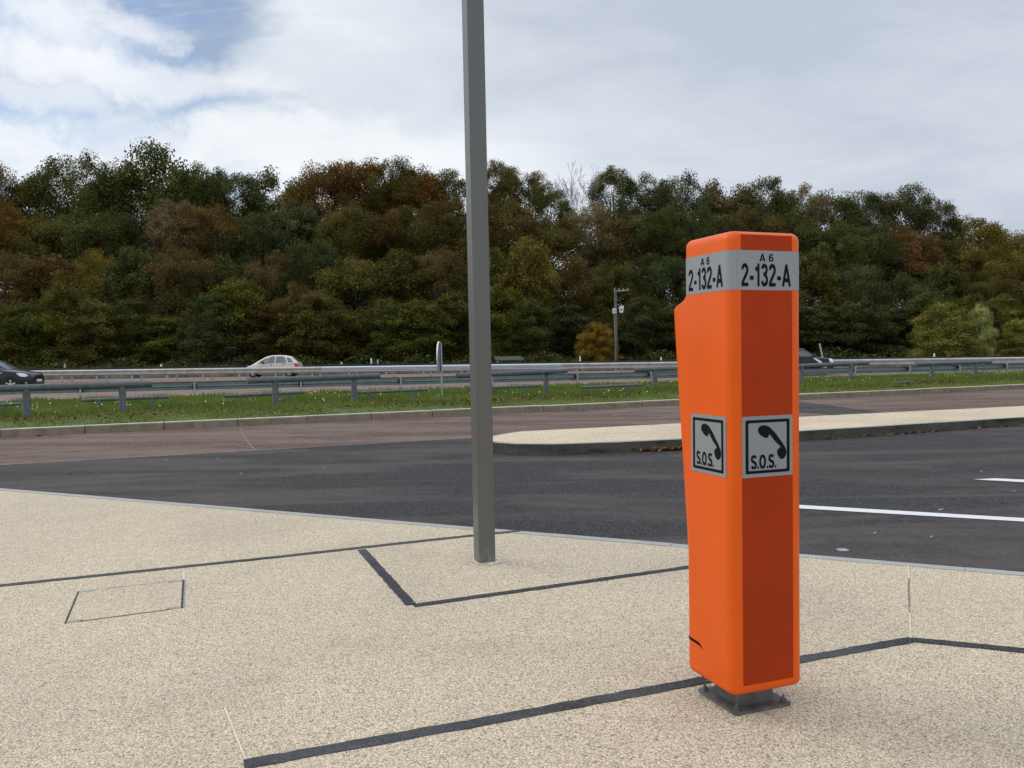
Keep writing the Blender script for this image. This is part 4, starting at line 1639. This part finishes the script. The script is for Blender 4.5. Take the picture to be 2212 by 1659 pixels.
def dome_crown(seed, Rw=4.6, H=9.5, ncl=105, per=560, density=1.0, rmin=.55, rmax=1.6):
    """rounded crown made of many leaf clumps; origin at the crown's foot"""
    g = np.random.default_rng(seed)
    cs, ns, sz, ti, hubs = [], [], [], [], []
    lob = g.uniform(.76, 1.2, 12)
    for i in range(ncl):
        while True:
            p = g.uniform(-1, 1, 3)
            r = np.linalg.norm(p)
            if .45 < r < 1.0 and not (p[2] < -.75):
                break
        az = (math.atan2(p[1], p[0]) / (2 * math.pi) + .5) * 12
        l = lob[int(az) % 12] * (1 - az % 1) + lob[(int(az) + 1) % 12] * (az % 1)
        p = p * .5 + p / r * .45
        c = np.array([p[0] * Rw * l, p[1] * Rw * l, H * .5 + p[2] * H * .47 * g.uniform(.84, 1.02)])
        hubs.append(c)
        rad = g.uniform(rmin, rmax)
        n = int(per * density * (rad / 1.2) ** 2 * g.uniform(.7, 1.2))
        q = g.normal(size=(n, 3))
        q /= np.linalg.norm(q, axis=1, keepdims=True)
        rr_ = g.uniform(.08, 1.25, (n, 1)) ** .5
        q2 = np.clip(g.normal(size=(n, 3)), -1.7, 1.7) * (.36 + .16 * g.random((n, 1))) * rad * np.array([g.uniform(.75, 1.5), g.uniform(.75, 1.5), g.uniform(.5, .85)])
        q2[:, 2] -= .22 * (q2[:, 0] ** 2 + q2[:, 1] ** 2) / max(rad, .5)
        cs.append(c + q2)
        ns.append(np.array([0, 0, .9]) + q * .75 + g.normal(size=(n, 3)) * .45)
        sz.append(g.uniform(.10, .25, n))
        base = g.uniform(.10, .85)
        ti.append(base + g.normal(size=n) * .20)
    # stray sprays that break the outline
    n = int(350 * density)
    q = g.normal(size=(n, 3))
    q /= np.linalg.norm(q, axis=1, keepdims=True)
    q[:, 2] = np.abs(q[:, 2]) * 1.0 - .3
    cs.append(np.array([0, 0, H * .5]) + q * np.array([Rw, Rw, H * .5]) * g.uniform(.80, 1.02, (n, 1)))
    ns.append(g.normal(size=(n, 3)) + np.array([0, 0, .8]))
    sz.append(g.uniform(.09, .2, n))
    ti.append(g.uniform(.2, .9, n))
    return leaf_mesh('crown', np.concatenate(cs), np.concatenate(ns), np.concatenate(sz), np.concatenate(ti)), hubs


def layered_crown(seed, H=8.5, Rw=3.4, nsp=170, per=420):
    """flat sprays in tiers, as on hornbeam and beech"""
    g = np.random.default_rng(seed)
    cs, ns, sz, ti, hubs = [], [], [], [], []
    for i in range(nsp):
        h = H * (i + g.uniform(0, 1)) / nsp
        env = Rw * (1 - (h / H) ** 2.6) ** .5 * g.uniform(.62, 1.12) + .3
        a = g.uniform(0, 2 * math.pi)
        Ls = env * g.uniform(.32, .62)
        out = np.array([math.cos(a), math.sin(a), 0])
        side = np.array([-out[1], out[0], 0])
        c = out * (env - Ls * .55) + np.array([0, 0, h])
        hubs.append(c)
        n = int(per * (Ls / 1.8) * g.uniform(.7, 1.2))
        s = g.uniform(-1, 1, n)
        w = g.normal(size=n) * .46 * (1.05 - np.abs(s) * .6)
        droop = -.22 * (s + .3) ** 2
        pos = c + out * (s * Ls * .75)[:, None] + side * (w * Ls * .8)[:, None]
        pos[:, 2] += droop * Ls * .5 + g.normal(size=n) * .27 - np.abs(w) * .15
        cs.append(pos)
        ns.append(np.array([0, 0, 1.0]) + out * .25 + g.normal(size=(n, 3)) * .38)
        sz.append(g.uniform(.10, .23, n))
        ti.append(g.uniform(.1, .8) + g.normal(size=n) * .22)
    return leaf_mesh('crown', np.concatenate(cs), np.concatenate(ns), np.concatenate(sz), np.concatenate(ti)), hubs


def trunk_mesh(hubs, zc, r0, limbs, seed, H):
    """trunk from -trunk length to the crown with limbs to leaf clumps"""
    g = random.Random(seed)
    m = MB()
    bend = [(g.uniform(-.25, .25), g.uniform(-.25, .25)) for _ in range(6)]
    zs = [0, zc * .3, zc * .7, zc, zc + H * .3, zc + H * .62]
    pts = [Vector((bend[i][0] * min(1, z / 3), bend[i][1] * min(1, z / 3), z)) for i, z in enumerate(zs)]
    rad = [r0 * 1.35, r0, r0 * .88, r0 * .78, r0 * .5, r0 * .2]
    m.tube(pts, rad, 9)
    for h in g.sample(hubs, min(limbs, len(hubs))):
        e = Vector(h) + Vector((0, 0, zc))
        z = lerp(zc * .9, max(zc, e.z), g.uniform(.15, .55))
        k = 0
        while k < 4 and zs[k + 1] < z:
            k += 1
        t = (z - zs[k]) / (zs[k + 1] - zs[k])
        s = lerp(pts[k], pts[k + 1], min(1, t))
        mid = lerp(s, e, .5) + Vector((g.uniform(-.3, .3), g.uniform(-.3, .3), g.uniform(0, .5)))
        r = r0 * g.uniform(.22, .38)
        m.tube([s, mid, e], [r, r * .6, r * .15], 6)
    me = bpy.data.meshes.new('trunk')
    me.from_pydata(m.v, [], m.f)
    fix_normals(me)
    me.polygons.foreach_set('use_smooth', [True] * len(me.polygons))
    return me


DOME_R, DOME_H, DOME_Z = 4.6, 9.5, 7.0
LAY_R, LAY_H, LAY_Z = 3.4, 8.5, .7
DOME, LAYER, OPEN_ = [], [], []
for s in range(7):
    me, hubs = dome_crown(100 + s)
    DOME.append((me, trunk_mesh(hubs, DOME_Z, .26, 13, s, DOME_H)))
for s in range(4):
    me, hubs = dome_crown(300 + s, ncl=105, per=470, density=1.0, rmin=.5, rmax=1.35)
    OPEN_.append((me, trunk_mesh(hubs, DOME_Z, .25, 22, 50 + s, DOME_H)))
for s in range(6):
    me, hubs = layered_crown(200 + s)
    LAYER.append((me, trunk_mesh(hubs, LAY_Z, .16, 22, 20 + s, LAY_H)))


def bare_mesh(seed, H=11.0):
    g = random.Random(seed)
    m = MB()

    def grow(p, d, ln, r, lev):
        pts, rad = [p], [r]
        q = p.copy()
        for i in range(3):
            d = (d + Vector((g.uniform(-.16, .16), g.uniform(-.16, .16), .06))).normalized()
            q = q + d * ln / 3
            pts.append(q.copy())
            rad.append(max(.025, r * (1 - .2 * (i + 1))))
        m.tube(pts, rad, 5 if lev else 8, cap=False)
        if lev < 5:
            for k in range(3 if lev < 4 else 2):
                a = g.uniform(0, 2 * math.pi)
                sp = g.uniform(.25, .55)
                u = d.cross(Vector((math.cos(a), math.sin(a), .1))).normalized()
                grow(pts[g.choice((2, 3, 3))].copy(), (d + u * sp).normalized(), ln * g.uniform(.62, .8), rad[-1] * .72, lev + 1)

    grow(Vector((0, 0, 0)), Vector((0, 0, 1)), 7.5, .20, 0)
    for k in range(2):
        grow(Vector((.4 - .8 * k, 0, 0)), Vector((.25 - .5 * k, .1, 1)).normalized(), 7.0, .15, 0)
    top = max(v[2] for v in m.v)
    me = bpy.data.meshes.new('branches')
    me.from_pydata(m.v, [], m.f)
    fix_normals(me)
    return me, top


LMK = [(-40, 'left edge'), (45, 'black car'), (592, 'white car'), (951, 'round sign'), (1038, 'square pole'), (1333, 'utility pole'), (1600, 'orange post'), (1765, 'navy car'), (2040, 'pale bush'), (2260, 'right edge')]


def place_words(x):
    for (xa_, a), (xb_, b) in zip(LMK, LMK[1:]):
        if x <= xb_:
            f = (x - xa_) / (xb_ - xa_)
            w = xb_ - xa_
            if a == 'left edge':
                return 'at the left edge'
            if f * w < 28:
                return f'straight above the {a}'
            if (1 - f) * w < 28:
                return 'at the right edge' if b == 'right edge' else f'straight above the {b}'
            if f < .2:
                return f'just right of the {a}'
            if f < .42:
                return f'well right of the {a}' if b != 'right edge' else f'right of the {a}'
            if f < .58:
                return f'midway between {a} and {b}' if b != 'right edge' else 'near the right edge'
            if f < .8:
                return f'well left of the {b}'
            return f'just left of the {b}'
    return 'at the right edge'


TREES = []                          # (object, x, tier words, colour, kind)


def tree(px, ytop, wpx, Y, colour, kind, tier, protos, R0, H0, Z0, i, name, hscale=1.0):
    top = D(px, ytop, Y)
    gz = hill(top.x, Y)
    ww = wpx / FPX * Y / 2 * random.uniform(.9, 1.18)
    s = ww / R0
    total = top.z - gz
    crown_h = H0 * s * hscale
    if crown_h > total - .3:
        hscale *= (total - .3) / crown_h
        crown_h = total - .3
    cm, tm = protos[i % len(protos)]
    e = empty(name, (top.x, top.y, gz), random.uniform(0, 6.28))
    zc = total - crown_h
    c = bpy.data.objects.new('crown', cm)
    C.objects.link(c)
    c.parent = e
    c.location = (0, 0, zc)
    c.scale = (s, s, s * hscale)
    if not cm.materials:
        cm.materials.append(MATS['leaves green'])
    c.material_slots[0].link = 'OBJECT'
    c.material_slots[0].material = MATS['leaves ' + colour]
    t = bpy.data.objects.new('trunk', tm)
    C.objects.link(t)
    t.parent = e
    if not tm.materials:
        tm.materials.append(MATS['bark'])
    # the trunk mesh is divided at Z0; scale so that its limbs meet the crown
    sz = (zc + crown_h * .62) / (Z0 + H0 * .62)
    t.scale = (s, s, sz)
    TREES.append((e, px, tier, colour, kind))
    return e


SKY_ROW = [(-25, 350, 120, 'brown', 1), (70, 388, 120, 'olive', 0), (155, 318, 140, 'green', 1), (245, 346, 120, 'green', 0), (335, 309, 200, 'green', 1), (432, 350, 110, 'green', 1), (500, 356, 120, 'dark green', 0),
           (600, 362, 160, 'green', 0), (705, 348, 130, 'russet', 0), (785, 328, 160, 'rust', 0), (850, 333, 110, 'olive', 0), (900, 356, 110, 'rust', 0), (965, 364, 95, 'grey green', 1), (1075, 343, 95, 'olive', 1),
           (1120, 350, 100, 'olive brown', 1), (1180, 388, 110, 'green', 1), (1325, 358, 95, 'green', 1), (1400, 372, 110, 'grey green', 1), (1470, 365, 120, 'grey green', 1), (1560, 380, 140, 'brown', 0),
           (1650, 376, 120, 'dark green', 0), (1735, 396, 105, 'pale brown', 1), (1800, 414, 130, 'green', 0), (1885, 400, 100, 'grey green', 1), (1955, 398, 120, 'grey green', 1), (2015, 422, 100, 'green', 1),
           (2085, 456, 140, 'yellow olive', 0), (2160, 476, 130, 'yellow olive', 0), (2240, 488, 120, 'olive', 0)]
for i, (x, y, w, c, op) in enumerate(SKY_ROW):
    tree(x, y - 5, w * 1.25, 112 + (i * 7 % 5), c, 'tree', 'skyline', OPEN_ if op else DOME, DOME_R, DOME_H, DOME_Z, i, 'broadleaf_tree', 1.35)
UP_ROW = [(5, 425, 120, 'orange'), (95, 450, 140, 'olive'), (195, 440, 150, 'green'), (290, 455, 150, 'dark green'), (385, 418, 120, 'pale brown'), (455, 440, 130, 'russet'), (540, 450, 150, 'dark green'), (640, 420, 160, 'grey green'),
          (755, 432, 140, 'olive'), (835, 440, 130, 'russet'), (915, 430, 140, 'olive'), (1000, 420, 130, 'brown'), (1090, 425, 140, 'olive brown'), (1180, 455, 140, 'olive'), (1275, 432, 110, 'pale brown'), (1350, 455, 140, 'brown'),
          (1430, 435, 140, 'green'), (1515, 440, 150, 'dark green'), (1605, 435, 140, 'brown'), (1700, 448, 150, 'green'), (1790, 468, 140, 'green'), (1870, 468, 140, 'dark green'), (1955, 478, 140, 'red brown'), (2050, 505, 150, 'olive'),
          (2130, 522, 140, 'yellow olive'), (2215, 535, 140, 'yellow olive')]
for i, (x, y, w, c) in enumerate(UP_ROW):
    tree(x, y, w * 1.15, 103 + (i * 5 % 4), c, 'tree', 'upper', OPEN_ if c == 'pale brown' else DOME, DOME_R, DOME_H, DOME_Z, i + 3, 'broadleaf_tree', 1.15)
MID_ROW = [(20, 540, 140, 'brown', 0), (110, 555, 150, 'russet', 1), (200, 525, 140, 'yellow olive', 0), (290, 540, 150, 'green', 1), (390, 520, 150, 'brown', 0), (480, 555, 140, 'green', 1), (580, 535, 150, 'brown', 0), (680, 515, 150, 'dark green', 0),
           (770, 540, 150, 'olive', 0), (860, 545, 150, 'olive', 1), (950, 525, 150, 'brown', 0), (1062, 540, 130, 'yellow green', 1), (1140, 515, 150, 'yellow olive', 1), (1235, 545, 140, 'brown', 0), (1325, 560, 150, 'olive', 0), (1420, 535, 150, 'dark green', 0),
           (1520, 560, 150, 'dark green', 0), (1640, 540, 150, 'green', 0), (1750, 545, 150, 'olive', 1), (1850, 560, 150, 'grey green', 0), (1940, 585, 150, 'dark green', 0), (2035, 570, 150, 'green', 1), (2130, 590, 150, 'olive', 0), (2220, 590, 140, 'brown', 0)]
for i, (x, y, w, c, l) in enumerate(MID_ROW):
    if l:
        tree(x, y, w, 93 + (i * 3 % 4), c, 'tree', 'middle', LAYER, LAY_R, LAY_H, LAY_Z, i, 'broadleaf_tree', 1.25)
    else:
        tree(x, y, w, 94 + (i * 3 % 4), c, 'tree', 'middle', DOME, DOME_R, DOME_H, DOME_Z, i + 1, 'broadleaf_tree', random.uniform(1.0, 1.5))
cols = ['yellow green', 'green', 'yellow green', 'olive', 'green', 'yellow green', 'dark green', 'yellow green', 'olive brown', 'olive', 'olive brown', 'green', 'yellow green', 'olive', 'yellow green',
        'green', 'dark green', 'green', 'dark green', 'olive', 'green', 'olive', 'dark green', 'green', 'dark green', 'dark green', 'green', 'olive', 'yellow green', 'green']
tops = [640, 655, 620, 660, 640, 670, 630, 600, 650, 640, 690, 650, 660, 640, 625, 640, 655, 690, 650, 660, 640, 655, 640, 660, 650, 655, 640, 650, 640, 650]
for i in range(30):
    x = -20 + i * 78 + random.uniform(-14, 14)
    tree(x, tops[i] + random.uniform(-12, 12), random.uniform(125, 160), 85.5 + (i * 2 % 3) * 1.3, cols[i], 'tree', 'roadside', LAYER, LAY_R, LAY_H, LAY_Z, i, 'hornbeam_tree')

special = []
for (x, y, w, Y, c, nm, lab, proto, hs) in [
        (1288, 698, 86, 80.5, 'golden', 'autumn_bush', 'golden orange bush at the wood edge just left of the utility pole', LAYER, 1.0),
        (2040, 656, 118, 79.6, 'pale olive', 'young_tree', 'bushy pale yellow green young tree before the dark wood at right', LAYER, 1.15),
        (2117, 658, 62, 79.0, 'pale green', 'young_tree', 'slender pale green young tree right of the bushy yellow green one', LAYER, 1.9),
        (2203, 690, 105, 79.5, 'pale olive', 'young_tree', 'olive yellow young tree cut by the right edge beside the slender one', LAYER, 1.0),
        (640, 612, 110, 86, 'olive brown', 'young_tree', 'small brown olive tree just above the roof of the white car', LAYER, 1.0)]:
    e = tree(x, y, w, Y, c, nm, 'special', proto, *((LAY_R, LAY_H, LAY_Z) if proto is LAYER else (DOME_R, DOME_H, DOME_Z)), x, nm, hs)
    TREES.pop()
    tag(e, lab, 'bush' if 'bush' in nm else 'tree')
me, tp = bare_mesh(7)
me.materials.append(MATS['pale bark'])
for x, y, lab in ((1243, 357, 'pale bare leafless tree on the skyline left of the utility pole'),):
    t = D(x, y, 113)
    gz = hill(t.x, 113)
    e = empty('bare_tree', (t.x, t.y, gz))
    tag(e, lab, 'tree')
    o = bpy.data.objects.new('branches', me)
    C.objects.link(o)
    o.parent = e
    zz = t.z - gz
    s = .55
    o.scale = (s * 1.15, s * 1.15, zz * .50 / tp)
    o.location = (0, 0, zz * .50)
    MB().tube([(0, 0, 0), (.1, 0, zz * .3), (0, 0, zz * .52)], [.26, .2, .12], 9).build('trunk', 'pale bark', e, True)

# labels that single each tree out
seen = {}
for row in TREES:
    e, x, tier, colour, kind = row
    key = (tier, colour, place_words(x))
    seen.setdefault(key, []).append(row)
for (tier, colour, words), rows in seen.items():
    rows.sort(key=lambda r: r[1])
    for k, (e, x, _, _, _) in enumerate(rows):
        pre = '' if len(rows) == 1 else (['left-hand ', 'right-hand '] if len(rows) == 2 else ['left-hand ', 'middle ', 'right-hand '])[k]
        what = {'skyline': 'tree on the skyline', 'upper': 'tree below the skyline', 'middle': 'tree halfway up', 'roadside': 'low roadside tree'}[tier]
        tag(e, f'{pre}{colour} {what} {words}', 'tree', 'trees of the autumn wood')

# ferns, brambles and scrub along the foot of the wood, one uncountable mass
n = 26000
x = rng.uniform(-75, 75, n)
y = 79.3 + rng.uniform(0, 6, n) ** 1.0
h = (.25 + .9 * rng.random(n) * (.4 + .6 * np.sin(x * .55) ** 2)) * np.clip((y - 78.8) * .8, .3, 1.4)
z = np.array([hill(a, b) for a, b in zip(x, y)]) + h
cen = np.stack([x, y, z], 1)
me = leaf_mesh('undergrowth', cen, np.array([0, 0, 1.0]) + rng.normal(size=(n, 3)) * .6, rng.uniform(.15, .40, n), rng.uniform(0, .9, n))
o = link_mesh('undergrowth', me, 'leaves dark green', fix=False)
stuff(o, 'dark tangled undergrowth along the foot of the wood', 'undergrowth')
# dense interior foliage of the wood behind the front rows
n = 200000
x = rng.uniform(-95, 95, n)
y = rng.uniform(97, 128, n)
hh = np.array([hill(a, b) for a, b in zip(x, y)])
topz = np.interp(x, [-90, -70, -40, 0, 30, 60, 75, 90], [19, 21, 21, 19.5, 18.5, 15, 12, 10]) * np.clip(.5 + (y - 97) / 24, .5, 1)
z = hh * .6 + rng.random(n) ** .8 * (topz - hh * .6)
me = leaf_mesh('wood_interior', np.stack([x, y, z], 1), np.array([0, 0, .8]) + rng.normal(size=(n, 3)) * .7, rng.uniform(.22, .5, n), rng.uniform(0, .7, n))
o = link_mesh('wood_interior', me, 'leaves dark green', fix=False)
stuff(o, 'dense shaded foliage deep inside the wood', 'foliage')

# ---------------------------------------------------------------- grass, flowers and fallen leaves
def blades(name, n, fn, hmin, hmax, wmin, wmax, mat):
    s, f = fn(n)
    P0 = np.array(V0[:2])[None] + (np.array(V1[:2]) - np.array(V0[:2]))[None] * s[:, None]
    P1 = np.array(GA[:2])[None] + (np.array(GB[:2]) - np.array(GA[:2]))[None] * s[:, None]
    P = P0 + (P1 - P0) * f[:, None]
    z = np.interp(f, [0, .08, .45, .85, 1.0], [.12, .15, .12, .05, .02]) - .012
    a = rng.uniform(0, 2 * np.pi, n)
    # the verge is shaggier away from the kerb
    h = rng.uniform(hmin, hmax, n) * np.clip(.30 + f * 3.0, .30, 1.2) * (.7 + .5 * np.sin(P[:, 0] * 1.3 + P[:, 1]) ** 2)
    w = rng.uniform(wmin, wmax, n)
    lean = rng.normal(size=(n, 2)) * .45
    u = np.stack([np.cos(a), np.sin(a)], 1)
    base = np.concatenate([P, z[:, None]], 1)
    A = base.copy()
    A[:, :2] -= u * w[:, None]
    B = base.copy()
    B[:, :2] += u * w[:, None]
    Ct = base.copy()
    Ct[:, :2] += lean * h[:, None]
    Ct[:, 2] += h
    co = np.stack([A, B, Ct], 1).reshape(-1, 3)
    me = bpy.data.meshes.new(name)
    me.vertices.add(3 * n)
    me.vertices.foreach_set('co', co.astype(np.float32).ravel())
    me.loops.add(3 * n)
    me.loops.foreach_set('vertex_index', np.arange(3 * n, dtype=np.int32))
    me.polygons.add(n)
    me.polygons.foreach_set('loop_start', np.arange(0, 3 * n, 3, dtype=np.int32))
    at = me.attributes.new('tint', 'FLOAT', 'FACE')
    patch = .45 + .3 * np.sin(P[:, 0] * .9) * np.cos(P[:, 1] * 1.1) + rng.normal(size=n) * .2 + np.where(f < .14, .25, 0)
    at.data.foreach_set('value', np.clip(patch, 0, 1).astype(np.float32))
    me.update(calc_edges=True)
    return link_mesh(name, me, mat, fix=False)


o = blades('grass', 150000, lambda n: (.20 + .66 * rng.random(n), rng.random(n) ** 1.15), .07, .17, .012, .030, 'grass blades')
stuff(o, 'green shaggy grass on the verge between road and motorway', 'grass')


def verge_point(s, f, dz=0):
    a, b = lerp(V0, V1, s), lerp(GA, GB, s)
    p = lerp(a, b, f)
    return (p.x, p.y, float(np.interp(f, [0, .08, .45, .85, 1.0], [.12, .15, .12, .05, .02])) + dz)


cen, ti = [], []
spots = [(random.uniform(.22, .84), random.uniform(.18, .75), random.randint(2, 13)) for _ in range(48)]
for s, f, k in spots:
    for _ in range(k):
        p = verge_point(s + random.gauss(0, .005), min(.9, max(.1, f + random.gauss(0, .05))), random.uniform(.12, .26))
        cen.append(p)
        ti.append(0 if random.random() < .75 else 1)
n = len(cen)
me = leaf_mesh('flowers', np.array(cen), np.array([0, -.6, .7]) + rng.normal(size=(n, 3)) * .4, rng.uniform(.026, .055, n), np.array(ti, float), 1.0)
stuff(link_mesh('flowers', me, 'petals', fix=False), 'small white and yellow wild flowers dotted through the grass', 'flowers')
cen = []
for _ in range(110):
    s, f = random.uniform(.22, .84), abs(random.gauss(.10, .07)) + .02
    for _ in range(random.randint(10, 70)):
        cen.append(verge_point(s + random.gauss(0, .007), abs(f + random.gauss(0, .025)) + .02, random.uniform(.04, .10)))
for _ in range(420):                                       # drift against the island kerb
    t = random.choice((random.gauss(.80, .16), random.gauss(.72, .2)))
    if not 0 < t < 1:
        continue
    i = 3
    p = lerp(front[i], front[i + 1], t)
    cen.append((p.x + random.gauss(0, .02), p.y - abs(random.gauss(0, .05)) - .02, random.uniform(-.005, .035)))
for k in range(60):
    p = lerp(front[5], front[6], random.choice((random.gauss(.48, .03), random.random())))
    cen.append((p.x, p.y - abs(random.gauss(0, .06)) - .02, random.uniform(-.006, .02)))
for k in range(90):                                        # and along the verge kerb
    p = lerp(K0, K1, random.uniform(.22, .8))
    cen.append((p.x + random.gauss(0, .1), p.y - abs(random.gauss(0, .15)) - .03, -.012))
n = len(cen)
me = leaf_mesh('fallen_leaves', np.array(cen), np.array([0, 0, 1.0]) + rng.normal(size=(n, 3)) * .35, rng.uniform(.04, .12, n), rng.uniform(0, 1, n), .65)
stuff(link_mesh('fallen_leaves', me, 'dead leaves', fix=False), 'brown fallen leaves along the kerbs and on the asphalt', 'fallen leaves')

pts = [(310, 940), (520, 1022), (612, 1032), (2120, 1018), (358, 993), (240, 1040), (1640, 1004), (1790, 1015), (2165, 1086), (2032, 1100), (1905, 955), (700, 1010), (910, 998), (470, 990), (150, 1024), (2190, 1060), (1890, 1150), (2010, 1160)]
cen = np.array([tuple(W(a, b, -.005)) for a, b in pts])
n = len(cen)
me = leaf_mesh('pale_leaves', cen, np.array([0, 0, 1.0]) + rng.normal(size=(n, 3)) * .25, rng.uniform(.035, .075, n), rng.uniform(0, 1, n), .55)
leafmat('bleached leaves', (.22, .19, .15), (.48, .44, .38), .1)
stuff(link_mesh('pale_leaves', me, 'bleached leaves', fix=False), 'few small pale bleached leaves scattered on the dark asphalt', 'fallen leaves')
